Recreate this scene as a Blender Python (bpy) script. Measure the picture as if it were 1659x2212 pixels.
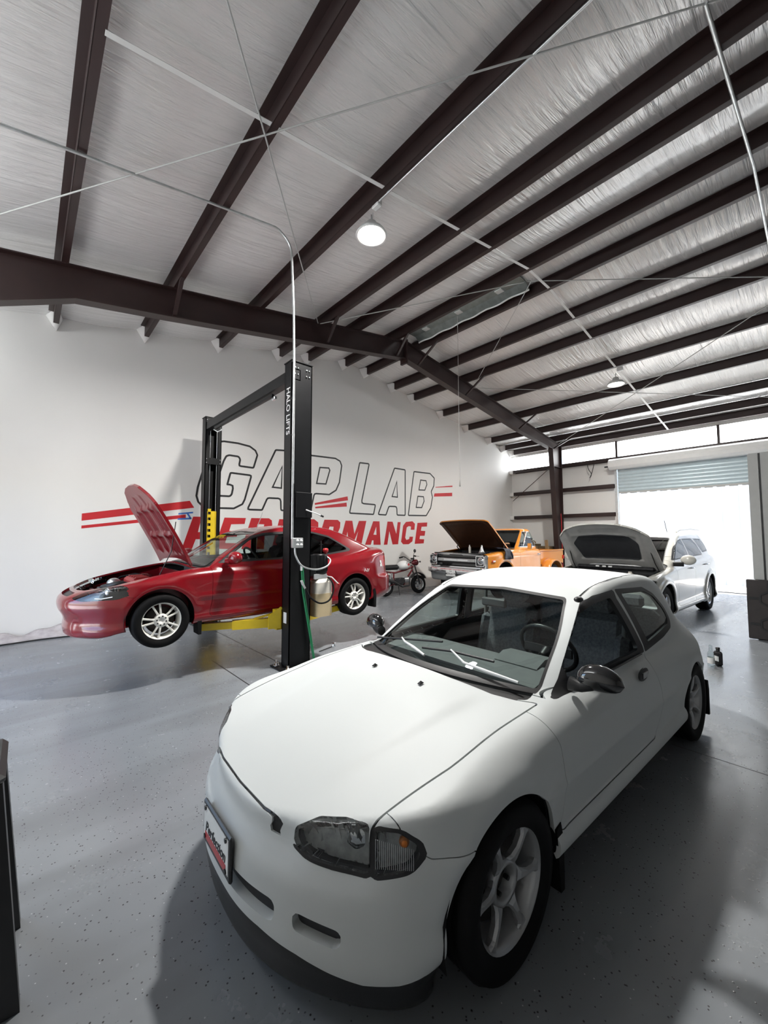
import bpy, math
import numpy as np
from mathutils import Matrix, Vector

for o in list(bpy.data.objects): bpy.data.objects.remove(o, do_unlink=True)
SC = bpy.context.scene
COL = SC.collection
PI = math.pi

# ------------------------------------------------------------------ camera, world, sun, exposure
def view_axes(yaw, pitch, roll):
    cy, sy, cp, sp = math.cos(yaw), math.sin(yaw), math.cos(pitch), math.sin(pitch)
    f = Vector((sy*cp, cy*cp, sp)); r = Vector((cy, -sy, 0)); u = r.cross(f)
    cr, sr = math.cos(roll), math.sin(roll)
    return cr*r+sr*u, -sr*r+cr*u, f
CAMZ = 1.595
cd = bpy.data.cameras.new('camera'); cam = bpy.data.objects.new('camera', cd); COL.objects.link(cam)
r_, u_, f_ = view_axes(math.radians(41.799), math.radians(3.378), math.radians(-0.0924))
cam.matrix_world = Matrix(((r_.x, u_.x, -f_.x, 0), (r_.y, u_.y, -f_.y, 0), (r_.z, u_.z, -f_.z, CAMZ), (0, 0, 0, 1)))
cd.sensor_fit = 'VERTICAL'; cd.sensor_height = 24.0; cd.sensor_width = 18.0
cd.lens = 24.0*868.26/2212.0; cd.clip_start = 0.02; cd.clip_end = 400
SC.camera = cam
SC.view_settings.view_transform = 'Standard'; SC.view_settings.look = 'None'
SC.view_settings.exposure = 0.33; SC.view_settings.gamma = 1.0; SC.view_settings.use_curve_mapping = False
SC.cycles.use_denoising = True
SC.cycles.max_bounces = 8; SC.cycles.diffuse_bounces = 4; SC.cycles.glossy_bounces = 4; SC.cycles.transparent_max_bounces = 12
SC.cycles.transmission_bounces = 6
SC.cycles.sample_clamp_indirect = 6.0
SC.cycles.caustics_reflective = False; SC.cycles.caustics_refractive = False

W = bpy.data.worlds.new('sky'); SC.world = W; W.use_nodes = True
wn = W.node_tree.nodes; wl = W.node_tree.links
bg = wn['Background']; sky = wn.new('ShaderNodeTexSky'); sky.sky_type = 'NISHITA'; sky.sun_disc = False
sky.sun_elevation = math.radians(58); sky.sun_rotation = math.radians(200); sky.air_density = 1.0; sky.dust_density = 2.0
wl.new(sky.outputs[0], bg.inputs[0]); bg.inputs[1].default_value = SKY_STRENGTH = 0.95

sd = bpy.data.lights.new('sun', 'SUN'); sun = bpy.data.objects.new('sun', sd); COL.objects.link(sun)
sd.energy = 14.0; sd.angle = math.radians(0.6); sd.color = (1.0, 0.96, 0.9)
sun.rotation_euler = Vector((-0.10, 0.42, -0.9)).to_track_quat('-Z', 'Y').to_euler(); sun.location = (0, -20, 40)
def portal(name, loc, direction, sx, sy):
    d = bpy.data.lights.new(name, 'AREA'); o = bpy.data.objects.new(name, d); COL.objects.link(o)
    d.shape = 'RECTANGLE'; d.size = sx; d.size_y = sy; d.cycles.is_portal = True
    o.location = loc; o.rotation_euler = Vector(direction).to_track_quat('-Z', 'Y').to_euler()
portal('door_portal', (14.95, 1.9, 1.5), (-1, 0, 0), 5.6, 3.1)
portal('door_portal.001', (-2.15, 5.7, 1.5), (1, 0, 0), 3.2, 3.1)

# ------------------------------------------------------------------ materials
MATS = {}
class NT:
    def __init__(s, name):
        s.m = bpy.data.materials.new(name); s.m.use_nodes = True; s.t = s.m.node_tree
        s.b = s.t.nodes['Principled BSDF']; s.out = s.t.nodes['Material Output']; MATS[name] = s.m
    def n(s, typ, **kw):
        nd = s.t.nodes.new(typ)
        for k, v in kw.items():
            if k in nd.inputs: nd.inputs[k].default_value = v
            else: setattr(nd, k, v)
        return nd
    def l(s, a, b): s.t.links.new(a, b)
    def set(s, **kw):
        for k, v in kw.items():
            s.b.inputs[k].default_value = (*v, 1) if isinstance(v, tuple) and len(v) == 3 else v
        return s
    def coords(s, kind='Object', scale=(1, 1, 1), rot=(0, 0, 0)):
        tc = s.n('ShaderNodeTexCoord'); mp = s.n('ShaderNodeMapping')
        mp.inputs['Scale'].default_value = scale; mp.inputs['Rotation'].default_value = rot
        s.l(tc.outputs[kind], mp.inputs[0]); return mp.outputs[0]
    def noise(s, vec, scale, detail=3, rough=.55, dist=0):
        nd = s.n('ShaderNodeTexNoise'); nd.inputs['Scale'].default_value = scale; nd.inputs['Detail'].default_value = detail
        nd.inputs['Roughness'].default_value = rough; nd.inputs['Distortion'].default_value = dist
        s.l(vec, nd.inputs['Vector']); return nd.outputs['Fac']
    def ramp(s, fac, stops):
        nd = s.n('ShaderNodeValToRGB'); cr = nd.color_ramp
        while len(cr.elements) < len(stops): cr.elements.new(.5)
        for e, (p, c) in zip(cr.elements, stops):
            e.position = p; e.color = (*c, 1) if isinstance(c, tuple) else (c, c, c, 1)
        s.l(fac, nd.inputs[0]); return nd.outputs[0]
    def mix(s, fac, a, b, typ='MIX'):
        nd = s.n('ShaderNodeMix', data_type='RGBA', blend_type=typ)
        for i, v in ((0, fac), (6, a), (7, b)):
            if hasattr(v, 'is_linked') or hasattr(v, 'links'): s.l(v, nd.inputs[i])
            else: nd.inputs[i].default_value = (*v, 1) if isinstance(v, tuple) else v
        return nd.outputs[2]
    def bump(s, h, strength=.3, dist=.01):
        nd = s.n('ShaderNodeBump'); nd.inputs['Strength'].default_value = strength; nd.inputs['Distance'].default_value = dist
        s.l(h, nd.inputs['Height']); s.l(nd.outputs[0], s.b.inputs['Normal'])
def mat(name, col, rough=.5, metal=0., spec=.5, coat=0., var=.06, vscale=9., bump=0., bscale=40., coat_rough=.05):
    """plain procedural material: base colour with a slight noise variation and optional fine relief"""
    t = NT(name); t.set(**{'Roughness': rough, 'Metallic': metal, 'Specular IOR Level': spec, 'Coat Weight': coat, 'Coat Roughness': coat_rough})
    v = t.coords(); f = t.noise(v, vscale)
    c0 = tuple(max(0, c*(1-var)) for c in col); c1 = tuple(min(1, c*(1+var)) for c in col)
    t.l(t.ramp(f, [(.3, c0), (.7, c1)]), t.b.inputs['Base Color'])
    if bump: t.bump(t.noise(v, bscale, 4), bump, .004)
    return t.m
def emis(name, col, strength):
    t = NT(name); e = t.n('ShaderNodeEmission'); e.inputs[0].default_value = (*col, 1); e.inputs[1].default_value = strength
    t.l(e.outputs[0], t.out.inputs[0]); return t.m
def glassmat(name, tint=(.8, .9, .88), refl=1.0, rough=.0):
    """thin sheet glass: tinted see-through plus a fresnel mirror coat"""
    t = NT(name); tr = t.n('ShaderNodeBsdfTransparent'); gl = t.n('ShaderNodeBsdfGlossy'); fr = t.n('ShaderNodeFresnel'); fr.inputs[0].default_value = 1.52
    v = t.coords(); c = t.ramp(t.noise(v, 2.), [(.3, tuple(x*.96 for x in tint)), (.7, tint)])
    t.l(c, tr.inputs[0]); gl.inputs['Roughness'].default_value = rough
    ge = t.n('ShaderNodeNewGeometry'); io = t.n('ShaderNodeMath', operation='MULTIPLY_ADD'); io.inputs[1].default_value = 1/1.52-1.52; io.inputs[2].default_value = 1.52; t.l(ge.outputs['Backfacing'], io.inputs[0]); t.l(io.outputs[0], fr.inputs[0])
    mul = t.n('ShaderNodeMath', operation='MULTIPLY', use_clamp=True); mul.inputs[1].default_value = refl; t.l(fr.outputs[0], mul.inputs[0])
    mx = t.n('ShaderNodeMixShader'); t.l(mul.outputs[0], mx.inputs[0]); t.l(tr.outputs[0], mx.inputs[1]); t.l(gl.outputs[0], mx.inputs[2])
    t.l(mx.outputs[0], t.out.inputs[0]); return t.m

mat('steel_brown', (.024, .011, .010), .45, 0, .5, var=.18, vscale=3, bump=.05)
mat('drywall', (.76, .755, .735), .62, var=.012, vscale=1.2, bump=.03, bscale=30)
mat('black_outline', (.012, .012, .013), .5)
mat('mural_red', (.50, .013, .020), .5, var=.10, vscale=2.2)
mat('blue_tape', (.05, .16, .50), .6)
mat('galv', (.62, .64, .64), .33, .85, var=.12, vscale=14)
mat('white_metal', (.74, .75, .74), .38, var=.03)
mat('door_curtain', (.50, .60, .64), .35, .15, var=.03)
mat('steel_black', (.006, .0062, .007), .38, 0, .28, var=.1)
mat('lift_yellow', (.72, .52, .02), .38, 0, .5, coat=.2, var=.06)
mat('chrome', (.80, .81, .83), .08, 1., var=.02)
mat('alu', (.62, .63, .64), .28, .9, var=.04)
mat('black_plastic', (.014, .014, .015), .42, var=.1)
mat('black_gloss', (.008, .008, .009), .10, 0, .6, coat=.8)
mat('rubber', (.0045, .0045, .005), .75, 0, .2, var=.15, bump=.05, bscale=60)
mat('interior', (.040, .042, .046), .8, 0, .3, var=.1)
mat('interior_grey', (.15, .155, .155), .8, 0, .25, var=.06)
mat('fabric_grey', (.14, .145, .155), .92, 0, .15, var=.25, vscale=60)
mat('underbody', (.008, .008, .009), .85, 0, .2)
mat('rope', (.45, .44, .42), .7)
mat('wood', (.23, .15, .075), .7, var=.25, vscale=6)
mat('concrete_out', (.72, .70, .66), .85, var=.06, vscale=2)
mat('fence_white', (.50, .53, .55), .5, var=.03, vscale=1.5)
mat('oil_tank', (.62, .50, .31), .35, 0, .5, var=.10, vscale=5)
mat('tank_clear', (.78, .74, .66), .3, 0, .5, var=.05)
mat('green_hose', (.02, .22, .09), .35)
mat('red_plastic', (.45, .015, .02), .3)
mat('label_white', (.80, .81, .80), .5)
mat('grey_panel', (.44, .45, .44), .5, var=.03)
mat('dark_hex', (.030, .024, .023), .55, var=.2)
mat('tarp_pvc', (.40, .37, .38), .22, 0, .6, var=.25, vscale=7)
mat('brown_box', (.11, .075, .035), .7, var=.2)
emis('lamp_glow', (1., .93, .80), 60.)
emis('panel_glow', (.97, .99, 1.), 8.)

def insulation():
    t = NT('insulation'); t.set(**{'Roughness': .27, 'Specular IOR Level': .8, 'Metallic': .20})
    v = t.coords(scale=(.55, 9., .55)); n1 = t.noise(v, 1.6, 4, .6, .6)
    v2 = t.coords(scale=(.16, 2.2, .16)); n2 = t.noise(v2, 1.0, 2)
    v3 = t.coords(scale=(2.2, 30., 2.2)); n3 = t.noise(v3, 1., 3)
    m = t.n('ShaderNodeMath', operation='MULTIPLY'); t.l(n1, m.inputs[0]); t.l(n2, m.inputs[1])
    m3 = t.n('ShaderNodeMath', operation='MULTIPLY_ADD'); t.l(n3, m3.inputs[0]); m3.inputs[1].default_value = .12; t.l(m.outputs[0], m3.inputs[2])
    t.bump(m3.outputs[0], .6, .09)
    t.l(t.ramp(n2, [(.3, (.76, .76, .75)), (.7, (.82, .82, .81))]), t.b.inputs['Base Color'])
insulation()
def floor_mat():
    t = NT('floor_epoxy'); v = t.coords()
    base = t.ramp(t.noise(v, .55, 5, .6), [(.25, (.172, .188, .205)), (.75, (.250, .266, .284))])
    vs = t.coords(scale=(.35, 1.4, 1)); st = t.noise(vs, 1.1, 3, .55, .4)
    base = t.mix(t.ramp(st, [(.46, 0.), (.78, .70)]), base, (.085, .088, .092))
    vo = t.n('ShaderNodeTexVoronoi'); vo.inputs['Scale'].default_value = 46.; t.l(v, vo.inputs['Vector'])
    sp = t.ramp(vo.outputs['Distance'], [(.13, 1.), (.20, 0.)])
    gate = t.ramp(t.noise(v, 21., 2), [(.43, 0.), (.52, 1.)])
    fac = t.n('ShaderNodeMath', operation='MULTIPLY'); t.l(sp, fac.inputs[0]); t.l(gate, fac.inputs[1])
    base = t.mix(fac.outputs[0], base, (.045, .045, .048))
    vo2 = t.n('ShaderNodeTexVoronoi'); vo2.inputs['Scale'].default_value = 23.; t.l(v, vo2.inputs['Vector'])
    sp2 = t.ramp(vo2.outputs['Distance'], [(.045, 1.), (.07, 0.)])
    base = t.mix(sp2, base, (.42, .43, .44)); t.l(base, t.b.inputs['Base Color'])
    r = t.ramp(t.noise(v, 2.4, 5, .7), [(.3, .19), (.75, .31)]); t.l(r, t.b.inputs['Roughness'])
    t.set(**{'Specular IOR Level': .62})
    hb = t.n('ShaderNodeMath', operation='MULTIPLY_ADD'); t.l(t.noise(v, 9., 4), hb.inputs[0]); hb.inputs[1].default_value = .6; t.l(fac.outputs[0], hb.inputs[2])
    t.bump(hb.outputs[0], .12, .006)
floor_mat()

# ------------------------------------------------------------------ mesh helpers
def unit(v): v = np.asarray(v, float); return v/max(1e-12, np.linalg.norm(v))
class MB:
    """collects simple solids and links them as ONE mesh object"""
    def __init__(s): s.v = []; s.f = []; s.smooth = []
    def add(s, V, Fc, smooth=False):
        b = len(s.v); s.v.extend([tuple(map(float, p)) for p in V]); s.f.extend([tuple(int(i)+b for i in f) for f in Fc]); s.smooth.extend([smooth]*len(Fc)); return s
    def box(s, c, d, rot=None, bev=0.):
        x, y, z = [k/2 for k in d]
        if bev:
            b = min(bev, x*.9, y*.9, z*.9); P = []; 
            for sx in (-1, 1):
                for sy in (-1, 1):
                    for sz in (-1, 1):
                        P += [(sx*x, sy*(y-b), sz*(z-b)), (sx*(x-b), sy*y, sz*(z-b)), (sx*(x-b), sy*(y-b), sz*z)]
            I = lambda a, e, g, k: 3*(4*a+2*e+g)+k
            Fc = []
            for a in (0, 1):
                Fc.append((I(a,0,0,0), I(a,1,0,0), I(a,1,1,0), I(a,0,1,0))); Fc.append((I(0,a,0,1), I(1,a,0,1), I(1,a,1,1), I(0,a,1,1))); Fc.append((I(0,0,a,2), I(1,0,a,2), I(1,1,a,2), I(0,1,a,2)))
                for e in (0, 1):
                    Fc.append((I(a,e,0,0), I(a,e,1,0), I(a,e,1,1), I(a,e,0,1))); Fc.append((I(a,0,e,0), I(a,1,e,0), I(a,1,e,2), I(a,0,e,2))); Fc.append((I(0,a,e,1), I(1,a,e,1), I(1,a,e,2), I(0,a,e,2)))
                    for g in (0, 1): Fc.append((I(a,e,g,0), I(a,e,g,1), I(a,e,g,2)))
        else:
            P = [(sx*x, sy*y, sz*z) for sx in (-1, 1) for sy in (-1, 1) for sz in (-1, 1)]
            Fc = [(0,1,3,2), (4,6,7,5), (0,4,5,1), (2,3,7,6), (0,2,6,4), (1,5,7,3)]
        P = np.array(P)
        if rot is not None: P = P@np.array(rot).T
        return s.add(P+np.array(c), Fc)
    def bar(s, a, b, w, h, up=(0, 0, 1)):
        a = np.array(a, float); b = np.array(b, float); d = b-a; L = np.linalg.norm(d); x = d/L
        y = np.cross(up, x); y = unit(y) if np.linalg.norm(y) > 1e-6 else np.array([0, 1., 0]); z = np.cross(x, y)
        return s.box((a+b)/2, (L, w, h), rot=np.stack([x, y, z], 1))
    def tube(s, pts, r, n=10, cap=True, closed=False):
        P = np.array(pts, float); m = len(P); r = np.full(m, r) if np.isscalar(r) else np.array(r, float)
        T = np.gradient(P, axis=0)
        if closed: T = np.roll(P, -1, 0)-np.roll(P, 1, 0)
        T /= np.maximum(np.linalg.norm(T, axis=1, keepdims=True), 1e-9)
        ref = np.array([0, 0, 1.]) if abs(T[0, 2]) < .9 else np.array([1., 0, 0])
        N = unit(np.cross(ref, T[0])); V = []
        ang = np.arange(n)*2*PI/n
        for i in range(m):
            N = N-T[i]*np.dot(N, T[i]); N = unit(N); B = np.cross(T[i], N)
            V.append(P[i]+r[i]*(np.cos(ang)[:, None]*N+np.sin(ang)[:, None]*B))
        V = np.concatenate(V); Fc = []
        for i in range(m if closed else m-1):
            j = (i+1) % m
            for k in range(n): Fc.append((i*n+k, i*n+(k+1) % n, j*n+(k+1) % n, j*n+k))
        s.add(V, Fc, True)
        if cap and not closed: s.add(V[:n], [tuple(range(n))[::-1]]); s.add(V[-n:], [tuple(range(n))])
        return s
    def cyl(s, a, b, r, n=16, r2=None): return s.tube([a, b], [r, r if r2 is None else r2], n)
    def lathe(s, prof, n=32, c=(0, 0, 0), axis='z', smooth=True, close=False):
        """profile of (radius, height) turned about an axis"""
        prof = np.array(prof, float); m = len(prof); ang = np.arange(n)*2*PI/n
        V = np.stack([prof[:, 0, None]*np.cos(ang), prof[:, 0, None]*np.sin(ang), np.repeat(prof[:, 1, None], n, 1)], 2).reshape(-1, 3)
        if axis == 'y': V = V[:, [0, 2, 1]]*np.array([1, 1, -1])
        if axis == 'x': V = V[:, [2, 0, 1]]
        Fc = [(i*n+k, i*n+(k+1) % n, ((i+1) % m)*n+(k+1) % n, ((i+1) % m)*n+k) for i in range(m if close else m-1) for k in range(n)]
        return s.add(V+np.array(c), Fc, smooth)
    def prism(s, poly, z0, z1, M=None):
        """2-D outline extruded from z0 to z1; M maps (x, y, z) columns to world"""
        n = len(poly); V = np.array([(*p, z0) for p in poly]+[(*p, z1) for p in poly], float)
        a = sum(poly[i][0]*poly[(i+1) % n][1]-poly[(i+1) % n][0]*poly[i][1] for i in range(n))
        if M is not None: V = V@np.array(M, float).T
        Fc = [tuple(range(n-1, -1, -1)), tuple(range(n, 2*n))]+[(i, (i+1) % n, n+(i+1) % n, n+i) for i in range(n)]
        if a*(z1-z0) < 0: Fc = [f[::-1] for f in Fc]
        return s.add(V, Fc)
    def sphere(s, c, r, n=16, m=10, squash=(1, 1, 1)):
        V = [(0, 0, 1)]+[(math.sin(PI*i/m)*math.cos(2*PI*k/n), math.sin(PI*i/m)*math.sin(2*PI*k/n), math.cos(PI*i/m)) for i in range(1, m) for k in range(n)]+[(0, 0, -1)]
        Fc = [(0, 1+k, 1+(k+1) % n) for k in range(n)]+[(1+i*n+k, 1+(i+1)*n+k, 1+(i+1)*n+(k+1) % n, 1+i*n+(k+1) % n) for i in range(m-2) for k in range(n)]
        e = len(V)-1; Fc += [(e, 1+(m-2)*n+(k+1) % n, 1+(m-2)*n+k) for k in range(n)]
        return s.add(np.array(V)*np.array(squash)*r+np.array(c), Fc, True)
    def move(s, M):
        V = np.array(s.v); s.v = [tuple(p) for p in (V@np.array(M)[:3, :3].T+np.array(M)[:3, 3])]; return s
    def mesh(s, name, m):
        me = bpy.data.meshes.new(name); me.from_pydata(s.v, [], s.f); me.materials.append(MATS[m] if isinstance(m, str) else m)
        me.polygons.foreach_set('use_smooth', s.smooth); me.update(); return me
    def build(s, name, m, parent=None, loc=None):
        o = bpy.data.objects.new(name, s.mesh(name, m)); COL.objects.link(o)
        if parent is not None: o.parent = parent
        if loc is not None: o.location = loc
        return o
def np_mesh(name, V, Fa, m, parent=None, smooth=True):
    """triangle or quad arrays straight into a mesh object"""
    me = bpy.data.meshes.new(name); V = np.asarray(V, np.float32); Fa = np.asarray(Fa, np.int32); k = Fa.shape[1]
    me.vertices.add(len(V)); me.vertices.foreach_set('co', V.ravel()); me.loops.add(Fa.size); me.loops.foreach_set('vertex_index', Fa.ravel())
    me.polygons.add(len(Fa)); me.polygons.foreach_set('loop_start', np.arange(len(Fa), dtype=np.int32)*k)
    me.polygons.foreach_set('use_smooth', np.full(len(Fa), smooth)); me.materials.append(MATS[m] if isinstance(m, str) else m); me.update(calc_edges=True)
    o = bpy.data.objects.new(name, me); COL.objects.link(o)
    if parent is not None: o.parent = parent
    return o
def tag(o, label=None, cat=None, group=None, kind=None):
    for k, v in (('label', label), ('category', cat), ('group', group), ('kind', kind)):
        if v: o[k] = v
    return o
def empty(name, loc=(0, 0, 0), rz=0., label=None, cat=None, group=None):
    o = bpy.data.objects.new(name, None); COL.objects.link(o); o.location = loc; o.rotation_euler = (0, 0, rz); o.empty_display_size = .1
    return tag(o, label, cat, group)
def clone(o, parent, loc=None):
    c = o.copy(); COL.objects.link(c); c.parent = parent
    if loc is not None: c.location = loc
    return c
def arc(c, r, a0, a1, n): return [(c[0]+r*math.cos(a0+(a1-a0)*i/n), c[1]+r*math.sin(a0+(a1-a0)*i/n)) for i in range(n+1)]
def tess(name, polys, y0, y1, m, parent):
    """flat shape with holes in the (x, z) plane, given real thickness y0..y1"""
    import mathutils.geometry as g
    pts = [[Vector((p[0], p[1], 0)) for p in P] for P in polys]; tri = g.tessellate_polygon(pts)
    flat = [p for P in polys for p in P]; n = len(flat); mb = MB()
    V = [(p[0], y0, p[1]) for p in flat]+[(p[0], y1, p[1]) for p in flat]; Fc = []
    for t in tri:
        a = [flat[i] for i in t]; s_ = (a[1][0]-a[0][0])*(a[2][1]-a[0][1])-(a[2][0]-a[0][0])*(a[1][1]-a[0][1])
        t = t if s_ > 0 else t[::-1]; Fc += [tuple(t), tuple(i+n for i in t[::-1])]
    b = 0
    for P in polys:
        k = len(P); Fc += [(b+i, b+n+i, b+n+(i+1) % k, b+(i+1) % k) for i in range(k)]; b += k
    return mb.add(V, Fc).build(name, m, parent)
def roundpoly(pts, r, n=6):
    P = [np.array(p[:2], float) for p in pts]; R = [p[2] if len(p) > 2 else r for p in pts]; out = []; m = len(P)
    for i in range(m):
        a, b, c = P[i-1], P[i], P[(i+1) % m]; u, v = unit(a-b), unit(c-b); cs = np.clip(u@v, -.9999, .9999); th = math.acos(cs)
        d = min(R[i]/math.tan(th/2), .45*np.linalg.norm(a-b), .45*np.linalg.norm(c-b)); p0, p2 = b+u*d, b+v*d
        for k in range(n+1): t = k/n; out.append(((1-t)**2)*p0+2*t*(1-t)*b+t*t*p2)
    return np.array(out)
# ------------------------------------------------------------------ building shell
XL, XW, YB, YF = -1.75, 14.55, 8.55, -11.0        # left wall, right wall, mural wall, wall behind the viewer
XR, ZR, SL = 6.4, 6.08, .163                      # ridge and roof slope (underside of purlins)
def zp(x): return ZR-SL*abs(x-XR)
ROOF = .205
PX = [.225, 1.52, 2.87, 4.23, 4.99, 6.10, 6.83, 7.86, 8.68, 10.04, 11.40, 12.80, 13.74, 14.36]   # purlins
def struct(o, label=None, cat=None): return tag(o, label, cat, None, 'structure')

fl = MB().box(((XL+XW)/2, (YF+YB)/2, -.06), (XW-XL+.5, YB-YF+.5, .12)).build('floor', 'floor_epoxy')
struct(fl, 'grey speckled epoxy floor with scuffs and stains', 'floor')
for x, y0, y1, w in ((2.46, 4.72, 7.5, .012), (1.86, 3.9, 5.4, .012), (3.75, -6.4, .9, .007)):
    MB().box((x, (y0+y1)/2, .0003), (w, y1-y0, .0014)).build('floor_joint', 'black_plastic', fl)
# mural wall (gable)
g = [(XL-.2, 0), (XW+.2, 0), (XW+.2, zp(XW)+ROOF+.1), (XR, ZR+ROOF+.1), (XL-.2, zp(XL)+ROOF+.1)]
wb = MB().prism(g, YB, YB+.15, [[1, 0, 0], [0, 0, 1], [0, 1, 0]]).build('wall_back', 'drywall')
struct(wb, 'white gable wall with painted lettering', 'wall')
def offset_in(P, d):
    """outline moved inwards by d (mitred)"""
    P = np.array(P); n = len(P); A = sum(P[i-1][0]*P[i][1]-P[i][0]*P[i-1][1] for i in range(n)); s = 1 if A > 0 else -1; Q = []
    for i in range(n):
        a = unit(P[i]-P[i-1]); b = unit(P[(i+1) % n]-P[i]); na = np.array([-a[1], a[0]])*s; nb = np.array([-b[1], b[0]])*s
        k = unit(na+nb); c = max(.45, float(k@na)); Q.append(tuple(P[i]+k*d/c))
    return Q
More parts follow.
